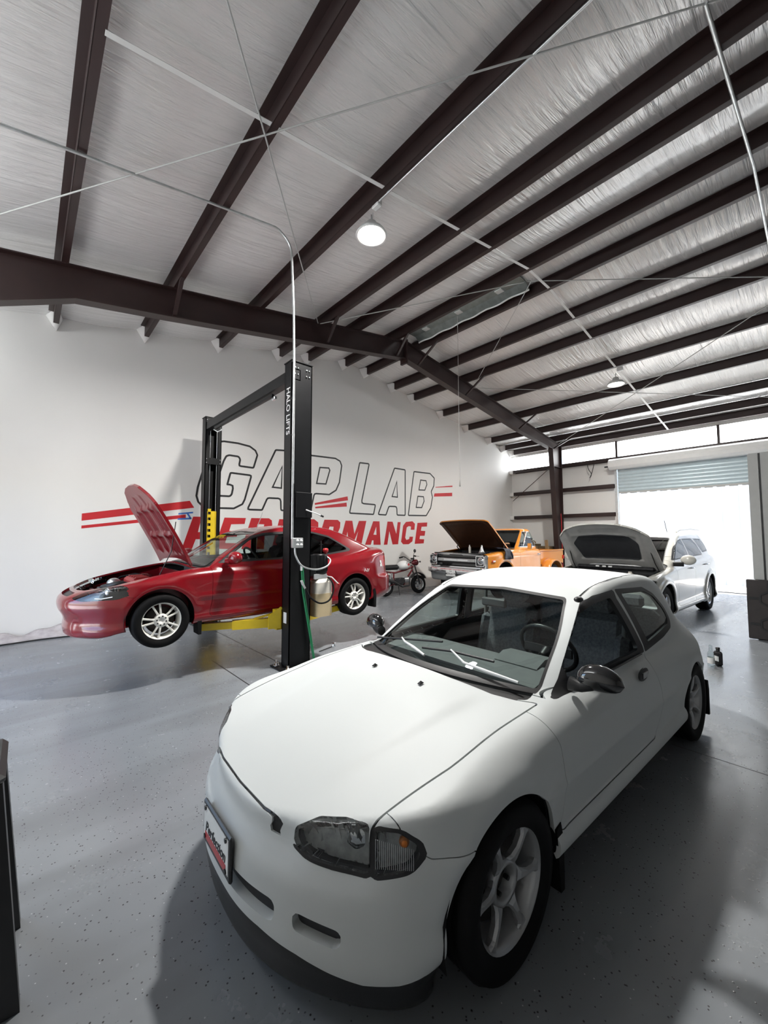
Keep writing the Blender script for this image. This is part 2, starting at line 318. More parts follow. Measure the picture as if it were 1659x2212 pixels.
MURAL=[
 ('outline_letter',[[(2.902,3.578),(3.088,3.622),(3.391,3.626),(3.662,3.596),(3.803,3.515),(3.857,3.408),(3.764,3.086),(3.397,3.094),(3.425,3.251),(3.402,3.297),(3.212,3.3),(3.159,3.278),(3.108,3.168),(3.001,2.815),(2.962,2.558),(2.988,2.471),(3.03,2.457),(3.23,2.459),(3.257,2.494),(3.29,2.669),(3.161,2.669),(3.161,2.701),(3.225,2.966),(3.732,2.952),(3.582,2.383),(3.528,2.271),(3.333,2.164),(3.078,2.159),(2.833,2.153),(2.684,2.177),(2.585,2.274),(2.543,2.404),(2.567,2.589),(2.674,2.991),(2.766,3.315)]]),
 ('outline_letter',[[(3.594,2.153),(4.264,3.604),(4.678,3.639),(4.831,2.179),(4.412,2.167),(4.4,2.443),(4.104,2.437),(3.981,2.157)],[(4.24,2.73),(4.436,3.177),(4.417,2.726)]]),
 ('outline_letter',[[(4.899,2.165),(5.104,3.597),(5.232,3.604),(5.956,3.622),(6.116,3.563),(6.175,3.437),(6.103,2.979),(5.993,2.759),(5.776,2.627),(5.343,2.624),(5.242,2.17)],[(5.498,3.295),(5.74,3.309),(5.762,3.272),(5.652,2.926),(5.413,2.919)]]),
 ('outline_letter',[[(6.39,2.175),(6.74,3.606),(7.119,3.616),(6.839,2.493),(7.349,2.484),(7.267,2.17)]]),
 ('outline_letter',[[(7.39,2.174),(8.05,3.602),(8.524,3.599),(8.515,2.183),(8.141,2.182),(8.127,2.431),(7.848,2.424),(7.732,2.169)],[(7.988,2.754),(8.145,3.152),(8.159,2.749)]]),
 ('outline_letter',[[(8.601,2.186),(8.868,3.586),(9.631,3.602),(9.852,3.462),(9.821,3.19),(9.694,3.001),(9.754,2.827),(9.661,2.467),(9.44,2.206)],[(9.196,3.313),(9.418,3.315),(9.451,3.218),(9.363,3.047),(9.127,3.035)],[(9.066,2.795),(9.292,2.798),(9.317,2.683),(9.213,2.487),(8.997,2.483)]]),
 ('red_stripe',[[(5.34,2.406),(6.349,2.638),(6.366,2.533),(5.346,2.361)]]),
 ('red_stripe',[[(5.355,2.312),(6.317,2.471),(6.327,2.365),(5.361,2.275)]]),
 ('red_stripe',[[(9.889,3.171),(10.756,3.287),(10.755,3.24),(9.889,3.15)]]),
 ('red_stripe',[[(9.832,2.957),(10.737,3.044),(10.734,2.925),(9.799,2.85)]]),
 ('red_stripe',[[(0.722,1.982),(2.44,2.298),(2.528,2.164),(0.721,1.859)]]),
 ('red_stripe',[[(0.723,1.776),(2.374,2.022),(2.376,1.952),(0.722,1.726)]]),
 ('blue_tape',[[(2.238,2.045),(2.507,2.082),(2.507,2.05),(2.239,2.014)]]),
 ('blue_tape',[[(2.227,1.941),(2.48,1.965),(2.481,1.929),(2.227,1.912)]]),
 ('blue_tape',[[(2.383,2.046),(2.42,2.05),(2.482,1.948),(2.449,1.942)]]),
 ('red_letter',[[(2.318,1.353),(2.512,1.984),(2.895,1.987),(2.972,1.928),(2.967,1.789),(2.92,1.615),(2.839,1.529),(2.571,1.531),(2.504,1.34)],[(2.651,1.861),(2.798,1.86),(2.777,1.683),(2.61,1.674)]]),
 ('red_letter',[[(2.935,1.33),(3.135,1.982),(3.597,1.986),(3.571,1.855),(3.279,1.843),(3.238,1.704),(3.445,1.702),(3.402,1.579),(3.196,1.58),(3.155,1.448),(3.414,1.439),(3.38,1.315)]]),
 ('red_letter',[[(3.508,1.312),(3.72,1.989),(4.134,1.995),(4.206,1.949),(4.218,1.844),(4.149,1.672),(4.039,1.615),(4.025,1.3),(3.848,1.304),(3.872,1.596),(3.804,1.597),(3.714,1.307)],[(3.867,1.857),(4.025,1.856),(3.998,1.718),(3.831,1.717)]]),
 ('red_letter',[[(4.206,1.296),(4.393,1.983),(4.873,1.985),(4.841,1.855),(4.555,1.85),(4.514,1.693),(4.754,1.694),(4.722,1.566),(4.484,1.566),(4.414,1.291)]]),
 ('red_letter',[[(4.78,1.377),(4.908,1.896),(4.998,1.989),(5.327,2.007),(5.449,1.927),(5.45,1.781),(5.333,1.368),(5.216,1.268),(4.893,1.276)],[(5.005,1.434),(5.092,1.838),(5.233,1.841),(5.132,1.422)]]),
 ('red_letter',[[(5.405,1.369),(5.629,2.002),(6.038,2.005),(6.12,1.942),(6.112,1.81),(6.026,1.643),(5.955,1.596),(5.985,1.359),(5.759,1.363),(5.757,1.577),(5.679,1.577),(5.593,1.366)],[(5.789,1.83),(5.91,1.827),(5.891,1.69),(5.728,1.689)]]),
 ('red_letter',[[(6.086,1.358),(6.289,1.994),(6.51,1.994),(6.58,1.644),(6.735,1.997),(6.992,2.003),(6.819,1.346),(6.602,1.349),(6.711,1.719),(6.519,1.35),(6.397,1.352),(6.35,1.704),(6.262,1.355)]]),
 ('red_letter',[[(6.944,1.348),(7.241,1.999),(7.472,2.001),(7.513,1.339),(7.251,1.344),(7.251,1.466),(7.197,1.467),(7.151,1.345)],[(7.247,1.625),(7.352,1.852),(7.359,1.62)]]),
 ('red_letter',[[(7.635,1.337),(7.779,2.003),(7.978,2.002),(8.124,1.647),(8.182,1.993),(8.306,1.996),(8.197,1.344),(7.975,1.342),(7.85,1.726),(7.769,1.34)]]),
 ('red_letter',[[(8.349,1.565),(8.409,1.894),(8.526,2.006),(8.803,2.034),(8.915,1.958),(8.889,1.774),(8.729,1.773),(8.741,1.871),(8.642,1.883),(8.556,1.841),(8.491,1.537),(8.541,1.468),(8.659,1.495),(8.679,1.564),(8.827,1.564),(8.798,1.424),(8.638,1.338),(8.405,1.341),(8.318,1.416)]]),
 ('red_letter',[[(8.897,1.345),(9.026,1.988),(9.477,2.012),(9.458,1.881),(9.211,1.872),(9.177,1.748),(9.379,1.741),(9.348,1.591),(9.138,1.591),(9.112,1.492),(9.325,1.482),(9.303,1.356)]]),
]

for kind, polys in MURAL:
    if kind == 'outline_letter':
        for i, P in enumerate(polys): P = [tuple(p) for p in roundpoly(P, .05, 2)] if i == 0 else P; tess('letter_outline', [P, offset_in(P, .040 if i == 0 else -.036)], YB-.002, YB+.001, 'black_outline', wb)
    elif kind == 'red_letter': tess('painted_letter', polys, YB-.002, YB+.001, 'mural_red', wb)
    elif kind == 'red_stripe': tess('painted_stripe', polys, YB-.002, YB+.001, 'mural_red', wb)
    else: tess('tape_strip', polys, YB-.004, YB+.001, 'blue_tape', wb)
# right wall with the roll-up doorway: liner pieces around the opening
DY0, DY1, DZ = -.85, 4.66, 3.9
CZ0, CZ1 = 4.17, 4.70
w = MB()
w.box((XW+.06, (DY1+YB)/2, (CZ0)/2), (.12, YB-DY1, CZ0)); w.box((XW+.06, (YF+DY0)/2, CZ0/2), (.12, DY0-YF, CZ0))
w.box((XW+.06, (DY0+DY1)/2, (DZ+CZ0)/2), (.12, DY1-DY0, CZ0-DZ)); w.box((XW+.06, (YF+YB)/2, (CZ1+5.2)/2), (.12, YB-YF, 5.2-CZ1))
wr = struct(w.build('wall_right', 'drywall'), 'white insulated side wall with brown steel girts', 'wall')
for zt, y0, y1 in ((4.10, YF, YB), (3.22, DY1+.08, YB), (2.29, DY1+.08, YB), (3.22, YF, DY0-.08), (2.29, YF, DY0-.08)):
    yy0, yy1 = y0, y1-.18
    q = MB(); q.box((XW-.10, (yy0+yy1)/2, zt+.055), (.19, yy1-yy0, .012)); q.box((XW-.195, (yy0+yy1)/2, zt), (.012, yy1-yy0, .12)); q.box((XW-.01, (yy0+yy1)/2, zt), (.012, yy1-yy0, .12))
    q.build('girt', 'steel_brown', wr)
    if y1 == YB: MB().box((XW-.1, YB-.09, zt-.01), (.22, .18, .15), bev=.02).build('girt_end_wrap', 'drywall', wr)
for i, (y0, y1) in enumerate(((6.75, YB-.12), (4.72, 6.45), (2.1, 4.62), (-.6, 2.05), (-3.4, -.65))):
    n = 26; yy = np.linspace(y0, y1, n); q = MB()
    V = [(XW+.03+.012*(1 if k % 4 < 2 else -1), y, z) for z in (CZ0, CZ1) for k, y in enumerate(yy)]+[(XW+.035+.012*(1 if k % 4 < 2 else -1), y, z) for z in (CZ0, CZ1) for k, y in enumerate(yy)]
    q.add(V, [(k, k+1, n+k+1, n+k) for k in range(n-1)]+[(2*n+k, 3*n+k, 3*n+k+1, 2*n+k+1) for k in range(n-1)])
    o = struct(q.build('window_%d' % (i+1), 'panel_glow'), ['translucent clerestory panel in the far corner', 'translucent clerestory panel right of the steel column', 'translucent clerestory panel above the left half of the roll-up door', 'translucent clerestory panel above the right half of the roll-up door', 'translucent clerestory panel beyond the partition'][i], 'window')
    MB().box((XW-.05, y0-.05, (CZ0+CZ1)/2), (.1, .06, CZ1-CZ0)).build('window_mullion', 'steel_brown', o)
# left wall (out of frame) with a tall open doorway, and the wall behind the viewer
w = MB(); LY0, LY1, LZ = 4.2, 7.2, 2.9
w.box((XL-.06, (YF+LY0)/2, 2.6), (.12, LY0-YF, 5.2)); w.box((XL-.06, (LY1+YB)/2, 2.6), (.12, YB-LY1, 5.2)); w.box((XL-.06, (LY0+LY1)/2, (LZ+5.2)/2), (.12, LY1-LY0, 5.2-LZ))
struct(w.build('wall_left', 'drywall'), 'white side wall with an open doorway', 'wall')
for i, (y0, y1) in enumerate(((2.0, 8.3),)): struct(MB().box((XL-.01, (y0+y1)/2, 4.45), (.03, y1-y0, .5)).build('window_%d' % (i+6), 'panel_glow'), 'added glowing panel out of view above the left doorway', 'window')  # unseen glow strip added to light mural wall, ceiling and hoods
g2 = [(p[0], p[1]) for p in g]
struct(MB().prism(g2, YF-.15, YF, [[1, 0, 0], [0, 0, 1], [0, 1, 0]]).build('wall_front', 'drywall'), 'white gable wall opposite the mural', 'wall')
# roof: insulation facing billowing between the purlins
xs = [XL-.1]; edges = [XL-.1]+PX+[XW+.1]
for a, b in zip(edges[:-1], edges[1:]):
    if a < XR < b: segs = [(a, XR), (XR, b)]
    else: segs = [(a, b)]
    for p, q in segs: xs += list(np.linspace(p, q, 9)[1:])
xs = np.array(xs); ys = np.linspace(YF-.05, YB+.02, 330); PXa = np.array(edges)
rng = np.random.default_rng(5)
Z = np.zeros((len(xs), len(ys)))
for i, x in enumerate(xs):
    k = np.clip(np.searchsorted(PXa, x)-1, 0, len(PXa)-2); t = (x-PXa[k])/(PXa[k+1]-PXa[k]); span = PXa[k+1]-PXa[k]
    r2 = np.random.default_rng(100+k); ph = r2.uniform(0, 6.28, 6); fr = r2.uniform(1.2, 9., 6)
    wr_ = sum(np.sin(ys*f_*1.+p_+.8*math.sin(3*t+p_))/(1+.25*f_) for f_, p_ in zip(fr, ph))
    Z[i] = zp(x)+ROOF-.045*math.sin(PI*t)*min(1., span)+.006*wr_*math.sin(PI*t)
gx, gy = np.meshgrid(xs, ys, indexing='ij'); V = np.stack([gx, gy, Z], 2).reshape(-1, 3); ny = len(ys)
I = (np.arange(len(xs)-1)[:, None]*ny+np.arange(ny-1)[None]).ravel(); Fq = np.stack([I, I+1, I+ny+1, I+ny], 1)
V2 = V.copy(); V2[:, 2] += .14; n0 = len(V)
ce = np_mesh('ceiling', np.concatenate([V, V2]), np.concatenate([Fq, Fq[:, ::-1]+n0]), 'insulation')
struct(ce, 'white vinyl-faced insulated metal roof', 'ceiling')
# purlins: zee sections running the length of the hall
for i, x in enumerate(PX):
    s = 1 if x > XR else -1; z0 = zp(x); d = ROOF-.02; q = MB(); L0, L1 = YF+.02, YB-.22
    yc, yl = (L0+L1)/2, L1-L0
    q.box((x, yc, z0+d/2), (.006, yl, d)); q.box((x+.035, yc, z0+.003), (.07, yl, .006)); q.box((x-.035, yc, z0+d-.003), (.07, yl, .006)); q.box((x+.068, yc, z0+.015), (.006, yl, .024))
    q.build('purlin', 'steel_brown', ce)
    q = MB(); q.add([(x-.10, YB, z0+d), (x+.13, YB, z0+d), (x+.045, YB-.01, z0-.05), (x-.03, YB-.22, z0+d), (x+.08, YB-.22, z0+d), (x+.075, YB-.22, z0-.01), (x-.01, YB-.22, z0-.01)],
        [(0, 3, 6, 2), (1, 2, 5, 4), (2, 6, 5), (3, 4, 5, 6)], True).build('purlin_end_wrap', 'drywall', ce)
for i in range(len(PX)-1):                          # sag straps between the purlins
    a, b = PX[i], PX[i+1]
    for yy in (3.2,):
        MB().bar((a+.06, yy, zp(a)-.004), (b-.01, yy, zp(b)-.004), .045, .004).build('sag_strap', 'white_metal', ce)
# ridge vent between the two ridge purlins
mat('vent_grey', (.20, .23, .22), .4, .5, var=.15)
rv = empty('ridge_vent', (XR+.07, 4.9, 0), 0, 'galvanised ridge vent with bright slots at the roof peak', 'vent')
q = MB(); n = 90
for k, (xa, za, xb, zb) in enumerate(((-.24, 6.12, -.06, 6.20), (-.06, 6.20, .12, 6.20), (.12, 6.20, .27, 6.10))):
    q.bar((xa, 0, za), (xb, 0, zb), 2.75, .006, up=(0, 0, 1))
q.build('vent_trough', 'vent_grey', rv)
q = MB(); yy = np.linspace(-1.38, 1.38, 46); q.tube([(.25, y, 6.095+.012*math.sin(y*11)) for y in yy], .016, 8); q.build('vent_lip', 'white_metal', rv)
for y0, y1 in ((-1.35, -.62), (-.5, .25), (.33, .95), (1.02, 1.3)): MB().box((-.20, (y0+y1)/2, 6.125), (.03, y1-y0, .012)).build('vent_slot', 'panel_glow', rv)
for y in (-.9, .05, .95): MB().box((.03, y, 6.19), (.12, .14, .02)).build('vent_bracket', 'grey_panel', rv)
MB().tube([(6.60, 5.06, 6.19), (6.60, 5.06, 4.4), (6.61, 5.06, 2.72)], .005, 6).lathe([(.0, 2.60), (.012, 2.60), (.014, 2.68), (.006, 2.74)], 8, (6.61, 5.06, 0)).move(Matrix.Translation((-XR-.07, -4.9, 0))).build('pull_cord', 'rope', rv)

# ------------------------------------------------------------------ steel portal frames
def frame(y, name, label):
    root = empty(name, (0, y, 0), 0, label, 'steel frame'); root['kind'] = 'structure'
    def ibeam(nm, top, bot, w=.17, t=.016):
        """web polygon between two (x, z) chains with a flange along each"""
        q = MB(); q.prism(list(top)+list(bot)[::-1], -.006, .006, [[1, 0, 0], [0, 0, 1], [0, 1, 0]])
        for ch in (top, bot):
            for a, b in zip(ch[:-1], ch[1:]): q.bar((a[0], 0, a[1]), (b[0], 0, b[1]), w, t)
        return q.build(nm, 'steel_brown', root)
    e = .012
    ibeam('rafter', [(-1.5, zp(-1.5)-e), (XR-.02, ZR-e)], [(-1.0, 4.05), (.38, 4.66), (1.5, 4.83), (XR-.02, 5.66)])
    ibeam('rafter', [(XR+.02, ZR-e), (14.2, zp(14.2)-e)], [(XR+.02, 5.66), (11.4, 4.87), (13.55, 4.60)])
    for xo, xi in ((14.22, 13.55), (-1.5, -1.0)):
        s = 1 if xo > 5 else -1
        ibeam('column', [(xo, zp(xo)-.03), (xo, 0)], [(xi, 4.60 if s > 0 else 4.05), (xo-s*.32, 0)])
        MB().box((xo-s*.16, 0, .012), (.42, .24, .024)).build('base_plate', 'steel_brown', root)
        MB().box((xo-s*.33, 0, 4.0), (.66, .15, .014)).build('stiffener', 'steel_brown', root)
    for s in (-1, 1): MB().box((XR+s*.016, 0, 5.83), (.02, .2, .56)).build('splice_plate', 'steel_brown', root)
    for x in (1.52, 4.23, 6.10, 6.83, 8.68, 11.4, 13.74):     # flange braces up to the purlins
        zb = np.interp(x, [-1, .38, 1.5, XR, 11.4, 13.55, 14.2], [4.05, 4.66, 4.83, 5.66, 4.87, 4.60, 4.6])
        if x > XR: MB().bar((x, -.02, zb+.04), (x+.02, -.62, zp(x)+.02), .04, .04).build('flange_brace', 'steel_brown', root)
        else: MB().bar((x+.03, -.02, zb+.04), (x+.03, -.40, zp(x)+.02), .05, .05).build('flange_brace', 'steel_brown', root)
    return root
frame(6.45, 'portal_frame', 'dark brown steel portal frame nearest the mural wall')
# cross bracing rods under the roof
def rod(a, b):
    z = lambda x: zp(x)-.03
    MB().tube([(a[0], a[1], z(a[0])), (b[0], b[1], z(b[0]))], .008, 6).build('brace_rod', 'grey_panel', ce)
rod((-.9, 6.42), (4.05, 0.))
rod((-1.2, 0.), (4.05, 6.42))
rod((4.1, 6.42), (6.4, 3.45)); rod((6.4, 3.4), (9.0, 0.05))
rod((6.42, 3.3), (9.0, 6.40)); rod((9.0, 6.4), (14.0, 0.))
rod((9.0, 0.05), (14.0, 6.4))
MB().tube([(14.2, 6.4, 4.35), (14.35, 8.4, 2.95)], .011, 6).build('brace_rod', 'steel_brown', wr)
q = MB().tube([(3.68, .47, zp(3.68)-.03), (6.4, .45, ZR-.03), (9.5, .43, zp(9.5)-.03)], .017, 8)
q.build('roof_conduit', 'galv', ce)

# ------------------------------------------------------------------ roll-up door, partition, outside
dr = struct(empty('door_1', (XW-.12, (DY0+DY1)/2, 0)), 'pale blue roll-up door half raised above the SUV', 'door')
zt = np.linspace(3.0, 3.86, 9); hw = (DY1-DY0)/2
for a, b in zip(zt[:-1], zt[1:]):
    m = 6; pr = [(.0+.022*math.sin(PI*k/m), a+(b-a)*k/m) for k in range(m+1)]
    V = [(-.03-p[0], yy, p[1]) for yy in (-hw+.05, hw-.03) for p in pr]+[(-.02-p[0]*.6, yy, p[1]) for yy in (-hw+.05, hw-.03) for p in pr]; k1 = m+1
    MB().add(V, [(k, k+1, k1+k+1, k1+k) for k in range(m)]+[(2*k1+k, 3*k1+k, 3*k1+k+1, 2*k1+k+1) for k in range(m)], True).build('curtain_slat', 'door_curtain', dr)
MB().box((-.045, 0, 2.98), (.05, 2*hw-.1, .045)).build('bottom_bar', 'grey_panel', dr)
q = MB()
for k in range(20): y = -hw+.2+k*(2*hw-.4)/19; q.box((-.045, y, 2.952), (.03, .19, .03))
q.build('bottom_seal', 'grey_panel', dr)
q = MB(); pr = [(.19*math.cos(t), 3.9+.185*math.sin(t)) for t in np.linspace(-PI*.55, PI*1.0, 9)]; 
V = [(-.16-p[0]*1.0, yy, p[1]) for yy in (-hw-.13, hw+.16) for p in pr]; k1 = len(pr); q.add(V, [(k, k+1, k1+k+1, k1+k) for k in range(k1-1)])
for yy in (-hw-.13, hw+.16): q.add([(-.16-p[0], yy, p[1]) for p in pr], [tuple(range(k1))])
q.build('drum_hood', 'white_metal', dr)
MB().cyl((-.16, hw+.1, 3.85), (-.16, hw+.32, 3.85), .025, 10).build('drum_axle', 'black_plastic', dr)
for s in (-1, 1): MB().box((-.03, s*(hw+.02), 1.95), (.09, .07, 3.9)).build('guide_rail', 'galv', dr)
# partition with honeycomb lower panel at the right edge
pt = struct(empty('wall_partition', (8.45, 0, 0)), 'grey partition with dark honeycomb lower panel at the right edge', 'partition')
MB().box((.08, -1.65, 1.44), (.14, 5.0, 2.87)).build('partition_panel', 'grey_panel', pt)
MB().box((.02, .80, 1.89), (.06, .12, 1.95)).build('edge_trim', 'grey_panel', pt)
MB().box((.0, .73, 1.89), (.012, .012, 1.95)).build('trim_groove', 'black_plastic', pt)
MB().box((-.02, -1.4, .46), (.06, 4.70, .90), bev=.01).build('wainscot_board', 'dark_hex', pt)
hexp = lambda c, r: [(c[0]+r*math.cos(a), c[1]+r*math.sin(a)) for a in np.arange(6)*PI/3+PI/6]
for cy, cz in ((.70, .63), (.70, .24), (.40, .43), (.10, .63), (.10, .24)):
    P = hexp((cy, cz), .125); Q = hexp((cy, cz), .098)
    o = MB(); 
    for k in range(6): o.prism([P[k], P[(k+1) % 6], Q[(k+1) % 6], Q[k]], -.062, -.045, [[0, 0, 1], [1, 0, 0], [0, 1, 0]])
    o.build('hexagon_rib', 'black_plastic', pt)
for c0, c1 in (((.70, .51), (.70, .36)), ((.70, .755), (.70, .88)), ((.81, .63), (.92, .63)), ((.81, .24), (.92, .24)), ((.70, .12), (.70, .04))):
    MB().bar((-.054, c0[0], c0[1]), (-.054, c1[0], c1[1]), .03, .016, up=(1, 0, 0)).build('panel_rib', 'black_plastic', pt)
# outside
gr = struct(MB().box((28, 1, -.10), (26.4, 60, .1)).box((-15.3, 1, -.10), (26.2, 60, .1)).build('ground', 'concrete_out'), 'sunlit pale concrete yard outside the doors', 'ground')
struct(MB().box((XW+.35, 1.9, -.03), (.6, 5.7, .06)).build('trim_1', 'concrete_out'), 'concrete door sill', 'sill')
fe = empty('corrugated_fence', (17.3, 0, -.05), 0, 'bleached white corrugated metal fence outside the roll-up door', 'fence')
for k in range(32):
    y = -4.5+k*.42; q = MB(); pr = [(0, 0), (.0, .2), (.05, .23), (.05, .39), (0, .42)]
    V = [(p[0], y+p[1], z) for z in (0, 4.2) for p in pr]+[(p[0]+.01, y+p[1], z) for z in (0, 4.2) for p in pr]
    q.add(V, [(i, i+1, 6+i, 5+i) for i in range(4)]+[(10+i, 15+i, 16+i, 11+i) for i in range(4)]); q.build('fence_sheet', 'fence_white', fe)

# ------------------------------------------------------------------ ceiling lamps
def highbay(x, y, z, label, power):
    root = empty('highbay_lamp', (x, y, z), 0, label, 'ceiling lamp', 'round high-bay lamps')
    MB().lathe([(.0, .13), (.06, .13), (.075, .05), (.15, .03), (.19, -.03), (.185, -.045), (.155, -.03), (.15, .0)], 32).build('housing', 'white_metal', root)
    MB().lathe([(.0, -.012), (.15, -.010), (.15, .0)], 32).build('lens', 'lamp_glow', root)
    q = MB().tube([(0, 0, .12), (0, 0, .18), (.0, 0, .23)], .008, 8); q.tube([(-.02, 0, .13), (.02, 0, .2), (-.0, -.03, .26)], .004, 6); q.build('hanger', 'galv', root)
    MB().box((0, -.10, .30), (.07, .12, .09), bev=.01).build('junction_box', 'white_metal', root)
    d = bpy.data.lights.new('lamp_light', 'AREA'); d.shape = 'DISK'; d.size = .34; d.energy = power; d.color = (1., .975, .935)
    o = bpy.data.objects.new('lamp_light', d); COL.objects.link(o); o.parent = root; o.location = (0, 0, -.05); d.spread = math.radians(170)
LAMP_POWER = 270.
highbay(2.97, 3.54, 5.22, 'glowing high-bay lamp hanging above the lift, the nearer of the two', LAMP_POWER)
highbay(10.10, 3.22, 5.12, 'glowing high-bay lamp on the far right roof slope', LAMP_POWER)
MB().tube([(2.93, 3.35, zp(2.9)-.03), (2.93, 1.2, zp(2.9)-.02), (2.93, -3., zp(2.9)-.02)], .011, 8).build('lamp_conduit', 'galv', ce)
# ------------------------------------------------------------------ implicit-surface toolkit for car bodies
def hermite(pts):
    """monotone cubic through (x, y) points -> fast lookup function"""
    P = np.array(sorted(pts), float); x, y = P[:, 0], P[:, 1]; h = np.diff(x); d = np.diff(y)/h; m = np.empty(len(x))
    m[0], m[-1] = d[0], d[-1]
    for i in range(1, len(x)-1):
        m[i] = 0 if d[i-1]*d[i] <= 0 else 3*(h[i-1]+h[i])/((2*h[i]+h[i-1])/d[i-1]+(h[i]+2*h[i-1])/d[i])
    xs = np.linspace(x[0], x[-1], 600); k = np.clip(np.searchsorted(x, xs)-1, 0, len(h)-1); t = (xs-x[k])/h[k]
    ys = (2*t**3-3*t**2+1)*y[k]+(t**3-2*t**2+t)*h[k]*m[k]+(-2*t**3+3*t**2)*y[k+1]+(t**3-t**2)*h[k]*m[k+1]
    return lambda q: np.interp(q, xs, ys)
def sdf_poly(P, poly):
    P = np.asarray(P, float); Q = np.asarray(poly, float); n = len(Q); out = np.empty(len(P))
    A = Q; B = np.roll(Q, -1, 0); E = B-A; L2 = np.maximum((E**2).sum(1), 1e-12)
    for s in range(0, len(P), 20000):
        p = P[s:s+20000, None, :]; w = p-A; t = np.clip((w*E).sum(2)/L2, 0, 1); d2 = ((w-t[..., None]*E)**2).sum(2).min(1)
        c = (A[:, 1] <= p[..., 1]) != (B[:, 1] <= p[..., 1])
        with np.errstate(divide='ignore', invalid='ignore'): xi = A[:, 0]+(p[..., 1]-A[:, 1])/(B[:, 1]-A[:, 1])*E[:, 0]
        ins = (np.sum(c & (p[..., 0] < xi), 1) % 2) == 1
        out[s:s+20000] = np.where(ins, -1, 1)*np.sqrt(d2)
    return out
def crom(pts, n=8, closed=False):
    P = np.array(pts, float); m = len(P); out = []
    g = (lambda i: P[i % m]) if closed else (lambda i: P[min(max(i, 0), m-1)])
    for i in range(m if closed else m-1):
        a, b, c, d = g(i-1), g(i), g(i+1), g(i+2)
        for k in range(n): t = k/n; out.append(.5*((2*b)+(-a+c)*t+(2*a-5*b+4*c-d)*t*t+(-a+3*b-3*c+d)*t**3))
    if not closed: out.append(P[-1])
    return np.array(out)
class Table:
    """2-D signed distance of a closed outline, sampled once for quick lookups"""
    def __init__(s, poly, h=.02, pad=.5):
        poly = np.asarray(poly); s.lo = poly.min(0)-pad; hi = poly.max(0)+pad; s.h = h
        s.n = np.ceil((hi-s.lo)/h).astype(int)+2; gx, gy = np.meshgrid(s.lo[0]+np.arange(s.n[0])*h, s.lo[1]+np.arange(s.n[1])*h, indexing='ij')
        s.t = sdf_poly(np.stack([gx.ravel(), gy.ravel()], 1), poly).reshape(s.n)
    def __call__(s, x, y):
        u = np.clip((x-s.lo[0])/s.h, 0, s.n[0]-1.001); v = np.clip((y-s.lo[1])/s.h, 0, s.n[1]-1.001); i = u.astype(int); j = v.astype(int); a = u-i; b = v-j; t = s.t
        return (1-a)*((1-b)*t[i, j]+b*t[i, j+1])+a*((1-b)*t[i+1, j]+b*t[i+1, j+1])
def plan_table(half): 
    P = crom(half, 8); return Table(np.concatenate([P, (P*np.array([1, -1]))[::-1][1:-1]]))
def rmax(a, b, r):
    """intersection with a rounded edge"""
    return np.minimum(np.maximum(a, b), -r)+np.hypot(np.maximum(a+r, 0), np.maximum(b+r, 0))
def rmin(a, b, r): return -rmax(-a, -b, r)
def sstep(x, a, b): t = np.clip((x-a)/(b-a), 0, 1); return t*t*(3-2*t)
